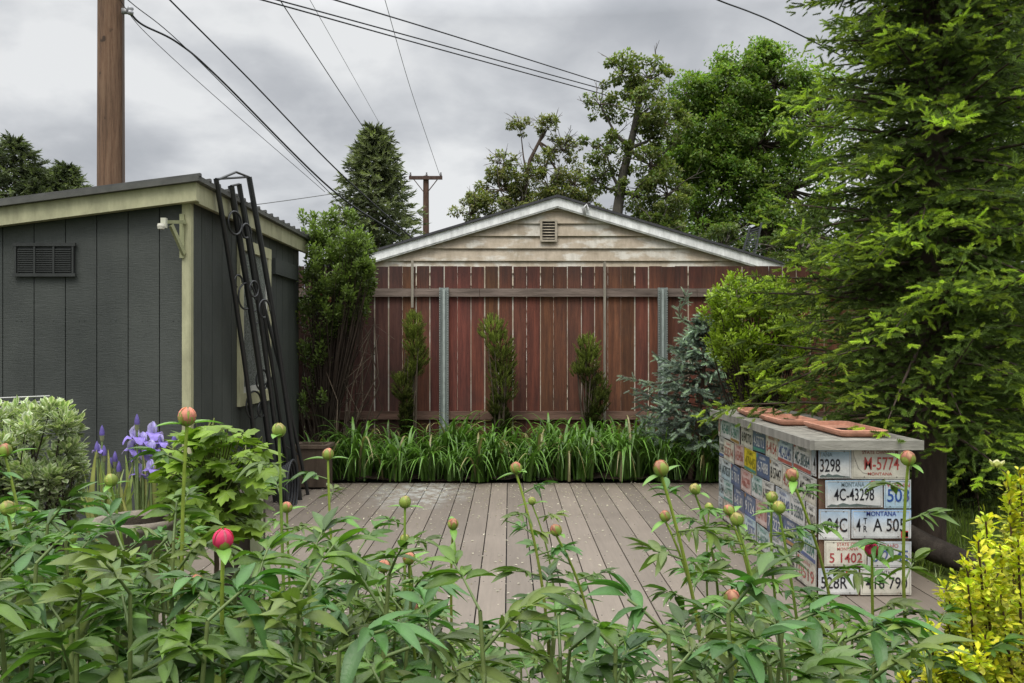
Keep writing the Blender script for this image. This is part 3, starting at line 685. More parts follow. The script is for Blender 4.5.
def wire(pts,th,label,c=(.02,.02,.022),group='overhead wires'):
    P=[at(*p) for p in pts]; dense=[]
    # catmull-rom
    Q=[2*P[0]-P[1]]+P+[2*P[-1]-P[-2]]
    for i in range(1,len(Q)-2):
        for t in np.linspace(0,1,10,endpoint=False):
            a,b,c_,d=Q[i-1],Q[i],Q[i+1],Q[i+2]; dense.append(.5*((2*b)+(c_-a)*t+(2*a-5*b+4*c_-d)*t*t+(3*b-a-3*c_+d)*t**3))
    dense.append(P[-1]); dense=np.array(dense); r=th/2/F*float(np.mean(dense[:,1]))
    g=Geo(); g.tube(dense,r,5,c); tag(g.build('overhead_wire',M['black'],smooth=True,base=P[0]),label,'wire',group)
wire([(130,13,9.7),(143,25,9.9),(178,43,10.3),(220,79,10.8),(330,188,12.0),(400,236,12.6)],2.0,'thick dark service cable drooping from the near pole to the garage')
wire([(60,-62,8.6),(128,0,9.3),(190,52,10),(330,193,12),(350,210,12.4)],.9,'thin dark wire just above the service cable beside the near pole')
wire([(75,-100,8),(120,0,9.5),(180,65,10.5),(325,192,14.0)],.7,'faint thin wire crossing low behind the service cable')
wire([(110,-62,9),(170,0,10),(250,80,11),(335,168,12),(412,238,12.6)],1.6,'straight dark wire right of the service cable running to the garage')
wire([(245,-55,16),(280,0,20),(365,130,30),(380,152,33)],.9,'thin wire ending behind the top of the rounded spruce',(.05,.05,.055))
wire([(280,-50,18),(310,0,22),(390,142,42)],.5,'faintest wire descending just right of the spruce top',(.09,.09,.1))
wire([(368,-55,24),(385,0,28),(411,90,36),(440,176,44.8)],.6,'faint wire descending to the right end of the distant crossarm',(.08,.08,.09))
wire([(130,-34,10),(262,0,12),(420,44,15),(606,95,19)],1.5,'lower wire of the close pair crossing to the tall tree')
wire([(130,-38,10),(262,-4,12),(420,39,15),(606,90,19)],1.5,'upper wire of the close pair crossing to the tall tree')
wire([(200,-40,10),(335,0,12),(460,38,15),(606,84,19)],1.5,'single dark wire above the close pair')
wire([(680,-18,8),(718,0,8),(750,12,8.5),(780,25,9),(850,60,10)],1.6,'short dark wire entering the large spruce top left')
wire([(890,142,7.5),(930,137,7.5),(1024,128,7),(1100,118,6.8)],2.2,'dark cable passing through the large spruce at right')
wire([(245,206,20),(290,200,22),(345,192,24)],.8,'short pale wire level above the shed roof',(.12,.12,.12))
# ------------------------------------------------------------------ trees
def blob_leaves(g,c,r,n,size,colr,sub=10,dark=.45,tw=None):
    n=int(n*2.6); size=size*.66; sub=int(sub*1.7)
    c=np.array(c); r=np.array(r)
    cen=rdir(sub)*rng.uniform(.45,1.0,(sub,1))**.6*r+c; rad=r.mean()*rng.uniform(.16,.40,sub)
    k=rng.integers(0,sub,n); d=rdir(n); pos=cen[k]+d*(rad[k]*rng.uniform(.35,1.0,n)**.5)[:,None]*np.array([1.1,1.1,.75])
    ld=rdir(n)*.9+d*.6; ld[:,2]-=.25
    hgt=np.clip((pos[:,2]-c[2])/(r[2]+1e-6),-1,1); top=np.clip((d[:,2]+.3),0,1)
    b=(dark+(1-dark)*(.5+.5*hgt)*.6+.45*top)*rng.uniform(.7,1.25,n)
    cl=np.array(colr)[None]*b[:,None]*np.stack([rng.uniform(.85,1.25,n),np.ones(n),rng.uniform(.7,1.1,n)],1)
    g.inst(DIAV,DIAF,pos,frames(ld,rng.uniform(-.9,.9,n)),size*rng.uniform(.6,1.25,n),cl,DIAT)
    if tw is not None:
        for q in cen:
            m=(tw[1]+q)/2+rdir(1)[0]*.1*r.mean(); tw[0].tube([tw[1],m,q],[r.mean()*.03,r.mean()*.018,r.mean()*.006],4,(.09,.07,.055))
def dtree(name,label,cat,base,trunk,blobs,leaf,colr,rad,group=None,twigs=0,sub=10,bark=(.10,.075,.06),dark=.45):
    o=thing(name,base,label,cat,group); tr=Geo(); cr=Geo()
    tp=[np.array(base,float)]+[np.array(t,float) for t in trunk]
    tr.tube(tp,np.linspace(rad,rad*.35,len(tp)),8,bark)
    for (c,r,n_) in blobs:
        c=np.array(c); j=min(range(1,len(tp)),key=lambda i:np.linalg.norm((tp[i]-c)*[1,1,.6]))
        s_=tp[j-1]*.4+tp[j]*.6; m=(s_+c)/2+np.array([0,0,-.12])*np.linalg.norm(c-s_)
        tr.tube([s_,m,c],[rad*.38,rad*.22,rad*.1],6,bark)
        blob_leaves(cr,c,r,n_,leaf,colr,sub,dark,(tr,c))
    for _ in range(twigs):
        j=random.randrange(len(blobs)); c,r,_n=blobs[j]; d=rdir(1)[0]; d[2]=abs(d[2])*.9+.2; p=np.array(c)+d*np.array(r)*.3; pts=[p]
        for s_ in range(4): d=d+rdir(1)[0]*.3; d/=np.linalg.norm(d); pts.append(pts[-1]+d*np.mean(r)*.33)
        tr.tube(pts,np.linspace(.018,.004,5)*1.0,3,(.16,.14,.12))
        for s_ in (2,3):
            e=d+rdir(1)[0]*.9; tr.tube([pts[s_],pts[s_]+e*np.mean(r)*.3],[.008,.003],3,(.16,.14,.12))
    tr.build('trunk',M['bark'],o,True); cr.build('crown',M['leaf'],o); return o
def B(x,y,Y,r,n,ry=None,fz_=1.0): 
    rr=r/F*Y; return (at(x,y,Y),(rr,rr if ry is None else ry,rr*fz_),n)
Y=21
b=at(770,340,Y); b[2]=0
dtree('maple_tree','large dense green maple filling the sky between garage and spruce','tree',b,[at(768,260,Y),at(762,190,Y),at(755,120,Y)],
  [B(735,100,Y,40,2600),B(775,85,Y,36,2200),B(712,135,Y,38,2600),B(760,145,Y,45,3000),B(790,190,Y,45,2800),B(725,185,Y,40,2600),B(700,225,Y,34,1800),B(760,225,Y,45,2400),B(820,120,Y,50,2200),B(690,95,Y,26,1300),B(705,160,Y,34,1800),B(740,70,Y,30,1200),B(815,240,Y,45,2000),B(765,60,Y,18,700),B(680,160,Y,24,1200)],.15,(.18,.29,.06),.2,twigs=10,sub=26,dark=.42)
Y=17
b=at(618,340,Y); b[2]=0
dtree('ash_tree','tall thin-crowned tree with leaning grey trunk right of garage peak','tree',b,[at(617,215,Y),at(623,175,Y),at(634,130,Y),at(642,85,Y)],
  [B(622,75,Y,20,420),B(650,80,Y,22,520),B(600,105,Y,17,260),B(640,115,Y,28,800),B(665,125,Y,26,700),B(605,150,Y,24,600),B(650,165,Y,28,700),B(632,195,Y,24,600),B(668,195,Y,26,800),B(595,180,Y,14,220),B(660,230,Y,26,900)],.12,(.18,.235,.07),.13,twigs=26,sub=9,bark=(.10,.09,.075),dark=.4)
Y=23
b=at(522,340,Y); b[2]=0
dtree('elm_tree','half bare straggly tree rising directly behind the garage peak','tree',b,[at(522,240,Y),at(522,200,Y),at(530,160,Y),at(545,130,Y)],
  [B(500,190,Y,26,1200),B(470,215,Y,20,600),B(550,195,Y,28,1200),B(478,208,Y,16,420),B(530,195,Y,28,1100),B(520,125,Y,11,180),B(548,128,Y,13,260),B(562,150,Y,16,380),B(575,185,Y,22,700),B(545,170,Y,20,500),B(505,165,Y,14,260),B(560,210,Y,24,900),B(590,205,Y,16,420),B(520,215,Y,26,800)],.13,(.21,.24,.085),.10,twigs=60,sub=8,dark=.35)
Y=16.5
for i,(x,y,r) in enumerate(((720,248,24),(800,255,28),(655,228,15))):
    b=at(x,340,Y); b[2]=0
    dtree('background_shrub',['dark loose shrub rising behind right slope of garage roof','dark shrub beyond the lower right corner of garage roof','small olive shrub behind the garage roof beside the leaning trunk'][i],'shrub',b,[at(x,300,Y),at(x,y,Y)],[B(x,y,Y,r,1100),B(x+r*.6,y+r*.5,Y,r*.8,700),B(x-r*.6,y+r*.6,Y,r*.8,700)],.10,(.12,.17,.05),.05,'shrubs behind the garage',twigs=12,dark=.4)
# right background trees
Y=11
b=at(985,340,Y); b[2]=0
dtree('dark_tree','shadowy broadleaf tree behind the large spruce at right edge','tree',b,[at(985,250,Y),at(975,120,Y),at(970,20,Y)],
  [B(900,60,Y,50,1500),B(970,150,Y,60,1800),B(1030,230,Y,55,1800),B(880,180,Y,50,1500),B(1010,60,Y,40,700),B(930,240,Y,50,1500),B(870,270,Y,40,1300),B(1040,140,Y,50,900)],.09,(.12,.17,.05),.15,twigs=20,sub=12,dark=.4)
Y=9.0
o=thing('weeping_tree',(at(1040,0,Y)[0],Y,0),'pale grey-green weeping tree at the top right corner','tree')
tr=Geo(); cr=Geo(); X=at(1040,0,Y)[0]; tr.tube([(X,Y,0),(X+.05,Y,2),(X,Y,4),(X-.1,Y,6)],[.14,.12,.09,.05],8,(.14,.12,.10)); tr.build('trunk',M['bark'],o,True)
for k in range(70):
    s0=np.array([X+rng.uniform(-.75,.9),Y+rng.uniform(-.5,.5),rng.uniform(3.7,6)]); L_=rng.uniform(.6,1.7); m_=int(L_/.028); t=np.arange(m_)/m_
    pos=s0+np.stack([.06*np.sin(t*6+k),.05*np.cos(t*5+k),-t*L_],1); d=rdir(m_); d[:,2]-=.6
    cr.inst(DIAV,DIAF,pos,frames(d),rng.uniform(.04,.075,m_),np.array([.16,.19,.12])*rng.uniform(.7,1.4,(m_,1)),DIAT)
cr.build('crown',M['leaf'],o)
# conifers
def conifer(name,label,cat,base,h,prof,nb,shoot,ssize,colr,tipcol,tr=.1,z0=.1,group=None,seg=10,sub=.5,droop=.3,upturn=.25,lean=(0,0),bark=(.09,.06,.045),shrink=1,drop=None,tipw=.7,tipstar=False,jitz=0):
    o=thing(name,base,label,cat,group); T=Geo(); C=Geo(); base=np.array(base,float)
    top=base+np.array([lean[0],lean[1],h]); T.tube([base,base*.5+top*.5+[.02,0,0],top],[tr,tr*.65,.012],10,bark)
    P=[];D=[];W=[];TB=[]
    for i in range(nb):
        f=z0+(1-z0)*(i+rng.random())/nb; L_=prof(f)*rng.uniform(.72,1.1); a=i*2.39996+rng.uniform(-.3,.3)
        bt=rng.uniform(.6,1.35); b0=base+(top-base)*f; dh=np.array([math.cos(a),math.sin(a),0]); side=np.array([-math.sin(a),math.cos(a),0])
        rise=upturn*(.3+f); t=np.linspace(0,1,seg)
        pts=b0+np.outer(t*L_,dh); pts[:,2]+=L_*((rise+jitz*rng.normal())*t-droop*t*t+ .12*t**4)
        if drop is not None and drop(pts[-1]): continue
        T.tube(pts[::3] if seg>6 else pts,np.linspace(max(.006,tr*.16),.003,len(pts[::3] if seg>6 else pts)),4,bark)
        for j in range(1,seg):
            tj=t[j]
            for sg in (-1,1):
                bl=L_*sub*(1-tj*.72)*rng.uniform(.6,1.15); ns=max(2,int(bl/(ssize*.62)))
                ang=rng.uniform(.5,1.0); bd=dh*math.cos(ang)+side*sg*math.sin(ang); bd[2]+=rng.uniform(-.35,.1)
                q=np.linspace(.12,1,ns); pp=pts[j]+np.outer(q*bl,bd); pp[:,2]-=droop*.55*bl*q*q
                P.append(pp); dd=np.tile(bd,(ns,1))+rng.normal(0,.38,(ns,3)); D.append(dd); W.append(np.clip(tj*.5+q*.5,0,1)); TB.append(np.full(ns,bt))
        P.append(pts[1:]); dd=np.gradient(pts,axis=0)[1:]; dd/=np.linalg.norm(dd,axis=1)[:,None]; D.append(dd+rng.normal(0,.1,dd.shape)); W.append(t[1:]); TB.append(np.full(seg-1,bt))
    TB=np.concatenate(TB); P=np.concatenate(P);D=np.concatenate(D);W=np.concatenate(W); n_=len(P)
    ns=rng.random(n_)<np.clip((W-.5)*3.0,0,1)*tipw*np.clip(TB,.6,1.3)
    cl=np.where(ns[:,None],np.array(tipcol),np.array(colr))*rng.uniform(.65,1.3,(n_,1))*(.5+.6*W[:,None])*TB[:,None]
    if tipstar:
        m_=ns&(rng.random(n_)<.75); k_=m_.sum(); Dn=D[m_]/np.linalg.norm(D[m_],axis=1)[:,None]
        sv=np.cross(Dn,[0,0,1.]); sv/=np.linalg.norm(sv,axis=1)[:,None]+1e-9
        for q_ in (-.85,.85): C.inst(shoot[0],shoot[1],P[m_],frames(Dn+sv*q_+rng.normal(0,.2,(k_,3)),rng.uniform(0,6,k_)),ssize*rng.uniform(.55,.95,k_),cl[m_]*.92,shoot[2])
    C.inst(shoot[0],shoot[1],P,frames(D,rng.uniform(0,6,n_)),ssize*rng.uniform(.75,1.3,n_),cl,shoot[2])
    T.build('trunk',M['bark'],o,True); C.build('crown',M['needle'],o); return o,n_
# the big spruce
def pr(f):
    z=f*8.2
    return np.interp(z,[0,.8,1.2,2,3.4,5,8.2],[.75,1.25,1.28,1.00,.80,.62,.05])
def dropf(p): return (p[2]<.84 and p[0]<2.30) and p[1]<6.6
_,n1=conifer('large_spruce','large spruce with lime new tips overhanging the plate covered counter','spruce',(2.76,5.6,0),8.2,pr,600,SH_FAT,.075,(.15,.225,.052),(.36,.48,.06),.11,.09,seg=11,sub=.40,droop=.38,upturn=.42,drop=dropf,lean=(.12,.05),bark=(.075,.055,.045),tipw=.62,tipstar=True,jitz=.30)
print('spruce shoots',n1)
_,n1=conifer('rear_spruce','darker spruce standing behind the large one near right edge','spruce',(4.1,7.6,0),7.5,lambda f:1.35*(1-f*.85),300,SH_MID,.14,(.075,.115,.035),(.16,.22,.045),.11,.03,seg=10,sub=.45,droop=.4,upturn=.15,jitz=.25)
b=at(375,340,30); b[2]=0; h=at(0,130,30)[2]
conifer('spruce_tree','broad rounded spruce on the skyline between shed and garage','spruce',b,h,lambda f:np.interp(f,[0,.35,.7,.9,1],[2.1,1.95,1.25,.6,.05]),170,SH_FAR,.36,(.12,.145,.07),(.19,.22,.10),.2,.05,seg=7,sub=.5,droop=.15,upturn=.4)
for i,(x,y,wd,lb) in enumerate(((14,140,1.5,'tall dark conifer at the far left edge above shed roof'),(65,166,1.0,'small conifer top beside the near utility pole above shed roof'),(40,172,1.1,'lowest conifer top between its neighbours above the shed roof'))):
    b=at(x,340,34); b[2]=0; h=at(0,y,34)[2]
    conifer('spruce_tree',lb,'spruce',b,h,lambda f:np.interp(f,[0,.5,.85,1],[2.6*wd,1.9*wd,.8*wd,.05]),110,SH_FAR,.4,(.09,.115,.055),(.14,.17,.075),.2,.3,'conifers beyond the shed',seg=6,sub=.5,droop=.15,upturn=.3)
# young blue spruce
b=at(690,400,8.4); b[2]=0
conifer('blue_spruce','young blue spruce with curved leader in front of the red fence','spruce',b,at(0,318,8.4)[2],lambda f:np.interp(f,[0,.45,.75,1],[.62,.70,.36,.06]),70,SH_FAT,.085,(.20,.26,.225),(.42,.52,.45),.03,.22,seg=9,sub=.42,droop=.10,upturn=.15,lean=(.18,0),tipw=.8)
bsp=[o for o in bpy.data.objects if o.name=='blue_spruce'][0]
g=Geo(); lead=[at(x,y,8.35) for x,y in ((705,345),(697,330),(688,322),(680,318),(679,308),(686,302),(684,292))]; lead=np.array(lead)
arm=np.array([at(x,y,8.2) for x,y in ((690,375),(670,382),(650,384),(635,380),(619,375))])
tw=Geo(); tw.tube(lead,np.linspace(.014,.006,len(lead)),5,(.10,.08,.06)); tw.tube(arm,np.linspace(.014,.006,len(arm)),5,(.10,.08,.06)); tw.build('leader',M['bark'],bsp,True)
for path in (lead,arm):
    for a,b_ in zip(path[:-1],path[1:]):
        k=9; t=rng.random(k); p=a+(b_-a)*t[:,None]; d=(b_-a)/np.linalg.norm(b_-a)+rng.normal(0,.7,(k,3)); g.inst(SH_FINE[0],SH_FINE[1],p,frames(d,rng.uniform(0,6,k)),.075*rng.uniform(.8,1.2,k),np.array([.36,.46,.39])*rng.uniform(.7,1.2,(k,1)),SH_FINE[2])
g.build('leading_shoot',M['needle'],bsp)
# bright green shrub
def leafy_bush(name,label,cat,base,blobs,leaf,colr,tpl=OVAL,stems=14,group=None,mat='small',dark=.5,stemc=(.06,.045,.035),edge=None,jit=.35):
    o=thing(name,base,label,cat,group); S=Geo(); L_=Geo(); base=np.array(base,float)
    for (c,r,n_) in blobs:
        c=np.array(c); r=np.array(r); sub=max(5,int(n_/70)); 
        cen=c+rdir(sub)*rng.uniform(.3,1,(sub,1))**.5*r
        for q in cen:
            m=base*.35+q*.65+rdir(1)[0]*.06; S.tube([base+[rng.uniform(-.05,.05),rng.uniform(-.05,.05),0],base*.6+m*.4+[0,0,.1],m,q],[.010,.008,.005,.002],4,stemc)
        k=rng.integers(0,sub,n_); t=rng.random(n_)
        dirs=cen-(base*.5+c*.5); dirs/=np.linalg.norm(dirs,axis=1)[:,None]
        sp=r.mean()*.32; d=rdir(n_)
        pos=cen[k]+dirs[k]*((t-.6)*sp*1.6)[:,None]+d*(sp*jit*rng.random(n_)**.5)[:,None]
        ld=d+dirs[k]*.7+[0,0,.15]
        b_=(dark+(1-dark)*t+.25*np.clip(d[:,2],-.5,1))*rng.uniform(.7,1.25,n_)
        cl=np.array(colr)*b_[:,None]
        L_.inst(tpl[0],tpl[1],pos,frames(ld,rng.uniform(-.8,.8,n_)),leaf*rng.uniform(.65,1.25,n_),cl,tpl[2] if edge is None else edge)
    S.build('stems',M['bark'],o,True); L_.build('leaves',M[mat],o); return o
def BB(x,y,Y,rx,rz,n,ry=.3): return (at(x,y,Y),(rx/F*Y,ry,rz/F*Y),n)
b=at(765,400,7.4); b[2]=.0
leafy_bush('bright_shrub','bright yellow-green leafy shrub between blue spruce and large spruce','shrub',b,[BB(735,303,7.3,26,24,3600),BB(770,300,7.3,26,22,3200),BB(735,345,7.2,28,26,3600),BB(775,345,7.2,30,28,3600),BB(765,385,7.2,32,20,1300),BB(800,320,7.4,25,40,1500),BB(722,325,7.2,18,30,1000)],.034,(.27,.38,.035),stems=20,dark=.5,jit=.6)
# climbing bush at shed corner
b=at(325,430,8.9); b[2]=.03
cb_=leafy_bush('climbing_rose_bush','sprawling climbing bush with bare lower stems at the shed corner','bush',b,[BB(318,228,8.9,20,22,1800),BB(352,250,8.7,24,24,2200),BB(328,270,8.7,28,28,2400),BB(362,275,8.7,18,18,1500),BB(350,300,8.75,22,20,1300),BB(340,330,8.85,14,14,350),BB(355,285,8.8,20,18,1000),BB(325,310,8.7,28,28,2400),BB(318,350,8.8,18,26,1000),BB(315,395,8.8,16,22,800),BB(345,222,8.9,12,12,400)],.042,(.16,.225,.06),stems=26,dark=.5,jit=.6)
g=Geo()
for k in range(46):
    p=at(rng.uniform(308,350),432,8.95+rng.uniform(-.15,.15)); p[2]=.02; q=at(rng.uniform(305,380),rng.uniform(300,400),8.95+rng.uniform(-.3,.15)); m=(p+q)/2+[rng.uniform(-.4,.4),rng.uniform(-.1,.05),rng.uniform(-.1,.3)]
    e=q+[rng.uniform(-.2,.25),-.03,rng.uniform(-.25,.05)]; g.tube([p,m,q,e],[.008,.006,.004,.002],4,np.array([.13,.10,.075])*rng.uniform(.5,1.4))
g.build('bare_canes',M['bark'],cb_,True)
for (x,y) in ((318,290),(326,311),(321,296),(330,300)):
    g=Geo(); p=at(x,y,8.55); k=9; g.inst(OVAL[0],OVAL[1],np.tile(p,(k,1)),frames(rdir(k)+[0,-.5,.4]),.035,np.array([.45,.15,.12])*rng.uniform(.7,1.3,(k,1)),None); g.build('rose',M['petal'],cb_)
# columnar shrubs before the fence
for i,(x,yt,yb,wd,lb) in enumerate(((411,312,432,13,'leftmost slim upright yew before the fence, left of a steel post'),(499,316,425,19,'middle upright yew before the fence, the bushiest topped'),(587,337,425,16,'right and shortest upright yew before the red fence'))):
    Y=8.98; b=at(x,yb,Y); b[2]=.03; o=thing('columnar_yew',b,lb,'shrub','upright yews along the fence'); S=Geo();C=Geo()
    zt=at(0,yt,Y)[2]; n_=1500; f=rng.random(n_)**.8
    # lobed outline
    lob=[(rng.uniform(-.6,.6),rng.uniform(-.5,.5),.15+.85*k/8) for k in range(9)]
    k=rng.integers(0,9,n_); wpx=wd/F*Y
    cz=np.array([l[2] for l in lob])[k]; prof=np.where(cz>.5,1.0,.55)
    cx=np.array([l[0] for l in lob])[k]*wpx*.55*prof; cy=np.array([l[1] for l in lob])[k]*wpx*.5
    d=rdir(n_); rr=wpx*.62*prof
    pos=np.stack([b[0]+cx+d[:,0]*rr*rng.random(n_)**.4,b[1]+cy+d[:,1]*rr*.8,.03+(zt-.03)*(cz*.93)+d[:,2]*.12-.06],1)
    if i==0: pos[:,0]+=np.where(pos[:,2]>1.0,.06,-.05)
    if i==2: pos[:,0]+=np.where(pos[:,2]<1.0,.08,-.02)
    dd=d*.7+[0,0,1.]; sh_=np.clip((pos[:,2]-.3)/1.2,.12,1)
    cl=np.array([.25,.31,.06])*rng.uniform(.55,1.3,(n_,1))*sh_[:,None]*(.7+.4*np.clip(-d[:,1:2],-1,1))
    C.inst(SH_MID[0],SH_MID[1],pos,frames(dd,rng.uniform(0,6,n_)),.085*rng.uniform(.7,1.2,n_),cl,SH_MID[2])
    for q in range(14): e=b+[rng.uniform(-.12,.12),rng.uniform(-.1,.1),(zt)*rng.uniform(.5,.9)]; S.tube([b+[rng.uniform(-.05,.05),0,0],(b+e)/2+[rng.uniform(-.03,.03),0,0],e],[.012,.009,.004],5,(.10,.08,.06))
    S.build('trunk',M['bark'],o,True); C.build('crown',M['needle'],o)
# daylilies
def blade(g,p,a,L_,h_,w_,c,curl=1.0,n=8):
    t=np.linspace(0,1,n+1); dh=np.array([math.cos(a),math.sin(a),0]); sd_=np.array([-math.sin(a),math.cos(a),0])
    out=L_*(t**1.5)*.75; z=h_*(1.9*t-1.15*curl*t**2.4)
    P=p+np.outer(out,dh)+np.outer(z,[0,0,1.]); ww=w_*np.minimum(1,(1-t)*2.2+.05)
    V=np.concatenate([P-sd_*ww[:,None]+[0,0,.0],P-[0,0,.2*w_],P+sd_*ww[:,None]]); m=n+1; f=[]
    for i in range(n): f.append((i,i+1,m+i+1,m+i)); f.append((m+i,m+i+1,2*m+i+1,2*m+i))
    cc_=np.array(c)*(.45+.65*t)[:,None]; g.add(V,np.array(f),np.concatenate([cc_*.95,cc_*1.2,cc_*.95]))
protos=[]
for k in range(5):
    g=Geo(); r=random.Random(k)
    for i in range(52):
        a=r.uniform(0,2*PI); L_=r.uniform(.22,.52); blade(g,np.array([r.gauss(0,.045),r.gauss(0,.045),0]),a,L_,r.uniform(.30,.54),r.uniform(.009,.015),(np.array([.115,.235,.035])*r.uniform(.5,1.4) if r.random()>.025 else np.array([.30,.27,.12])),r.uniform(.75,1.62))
    o=g.build('daylily_clump',M['blade'],smooth=True); protos.append(o)
k=0
for row,(Yr,zz_) in enumerate(((8.30,.0),(8.66,.02),(8.9,.02))):
    X=-1.9+.09*row
    while X<2.25:
        if random.random()<.07: X+=.12
        if k<5: o=protos[k]
        else: o=protos[random.randrange(5)].copy(); col0.objects.link(o)
        o.location=(X+random.uniform(-.08,.08),Yr+random.uniform(-.06,.10),.02); o.rotation_euler=(0,0,random.uniform(0,6.28)); s_=random.uniform(.74,1.15)*(1.0,1.02,1.06)[row]; o.scale=(s_,s_,s_*random.uniform(.9,1.1))
        tag(o,'arching green daylily clump in the bed along the red fence','daylily','daylily clumps along the fence'); X+=.215; k+=1
# grass on the lawn
g=Geo()
for _ in range(9000):
    x_=rng.uniform(2.4,6.2); y_=rng.uniform(4.0,9.2); h_=rng.uniform(.04,.12); a=rng.uniform(0,6.28); w_=.004
    dx,dy=math.cos(a),math.sin(a); l=rng.uniform(-.05,.05)
    g.add([(x_-dy*w_,y_+dx*w_,0),(x_+dy*w_,y_-dx*w_,0),(x_+dx*l,y_+dy*l,h_)],np.array([(0,1,2)]),np.array([.20,.28,.045])*rng.uniform(.6,1.4))
tag(g.build('grass',M['blade']),'short green lawn grass beyond the counter','grass',kind='stuff')
# low shrubs under right trees
for i,(x,y,Y,rx,rz,lb) in enumerate(((965,455,7.0,45,35,'dark low shrub on the lawn behind the counter'),(1025,420,7.2,40,45,'dark low shrub at the right edge under the spruces'))):
    b=at(x,480,Y); b[2]=0; leafy_bush('low_shrub',lb,'shrub',b,[BB(x,y,Y,rx,rz,1500,.4),BB(x+15,y+15,Y,rx,rz*.8,1000,.4)],.05,(.07,.11,.03),group='low shrubs beyond the counter',dark=.4)
g=Geo(); p=np.array([2.55,5.0,.06]); pts=[(2.40,5.35,.20),(2.5,5.1,.13),(2.66,4.8,.07),(2.86,4.5,.04)]; g.tube(pts,[.07,.075,.066,.05],10,(.06,.05,.042)); g.tube([pts[0],(2.44,5.5,.45)],[.07,.04],8,(.06,.05,.042))
tag(g.build('fallen_log',M['bark'],smooth=True,base=(2.6,5,0)),'short weathered log lying at the spruce foot beside the counter','log')
# ------------------------------------------------------------------ variegated shrub left
VED=np.array([[2.0,1.75,3.0] if i%3!=1 else [.6,.8,.5] for i in range(len(OVAL[0]))])
b=at(30,560,4.2); b[2]=.03
leafy_bush('variegated_dogwood','variegated shrub with cream-edged leaves at left edge before the shed','shrub',b,[BB(15,428,4.2,26,24,650,.25),BB(52,424,4.1,24,18,500,.25),BB(25,460,4.1,34,26,1100,.25),BB(60,470,4.1,22,26,750,.2),BB(5,500,4.1,24,24,600,.2),BB(45,505,4.1,30,22,700,.2)],0.046,(.33,.39,.17),stems=20,dark=.7,jit=.9,edge=VED)
g=Geo()
for (x0,y0,x1,y1) in ((0,398,50,396),(0,403,46,402)): g.tube([at(x0-15,y0+1,4.4),at(x0,y0,4.4),at(x1,y1,4.4)],.004,5,(.35,.35,.33))
for x_ in (-10,47): g.tube([at(x_,397,4.4),(at(x_,397,4.4)[0],4.4,.02)],.005,5,(.3,.3,.28))
tag(g.build('wire_plant_support',M['galv']),'thin grey wire plant support behind the variegated shrub','plant support')
# stone bowl with iris
BY=3.45; c=at(139,524,BY); 
o=thing('stone_bowl_planter',(c[0],BY,.03),'round pale stone bowl planter among the peonies at left','planter')
g=Geo(); R0=.18; zt=c[2]+.025
g.lathe((c[0],BY,zt),[(.06,-.14),(.12,-.10),(.155,-.05),(R0,-.03),(R0+.008,-.012),(R0,0),(R0-.03,.002),(R0-.045,-.02)],32,(.24,.21,.17)); g.build('bowl',M['stone'],o,True)
g=Geo(); g.lathe((c[0],BY,zt),[(R0-.04,-.018),(.08,-.012),(0,-.012)],24,(.10,.055,.035)); g.build('soil',M['soil'],o,True)
g=Geo(); g.lathe((c[0],BY,zt),[(.13,-(zt-.03)),(.12,-(zt-.07)),(.07,-(zt-.12)),(.06,-.35),(.06,-.135),(0,-.135)],20,(.20,.18,.15)); g.build('pedestal',M['stone'],o,True)
# irises
def petal_grid(g,c,a,elev0,curl,L_,W_,col_,n=5):
    t=np.linspace(0,1,n+1); dh=np.array([math.cos(a),math.sin(a),0]); sd_=np.array([-math.sin(a),math.cos(a),0])
    P=[np.array(c)]; e=elev0
    for i in range(n): P.append(P[-1]+(dh*math.cos(e)+np.array([0,0,1])*math.sin(e))*L_/n); e+=curl/n
    P=np.array(P); w_=W_*np.sin(np.clip(t*.85+.12,0,1)*PI)**.7; V=[]
    for i in range(n+1):
        for s_ in (-1,-.4,.4,1): V.append(P[i]+sd_*s_*w_[i]+np.array([0,0,1])*(.25*abs(s_)*w_[i]*math.sin(i*1.7+s_*2)))
    f=[(i*4+k,i*4+k+1,i*4+k+5,i*4+k+4) for i in range(n) for k in range(3)]
    tone=np.repeat(.75+.35*t,4)[:,None]; g.add(V,np.array(f),np.array(col_)*tone)
IY=3.75
IC=np.array([.48,.42,.80])
irises=[((135,438,1.0),(150,436,.9)),((143,455,1.0),),((152,470,.8),(139,473,.8)),((158,445,.8),)]
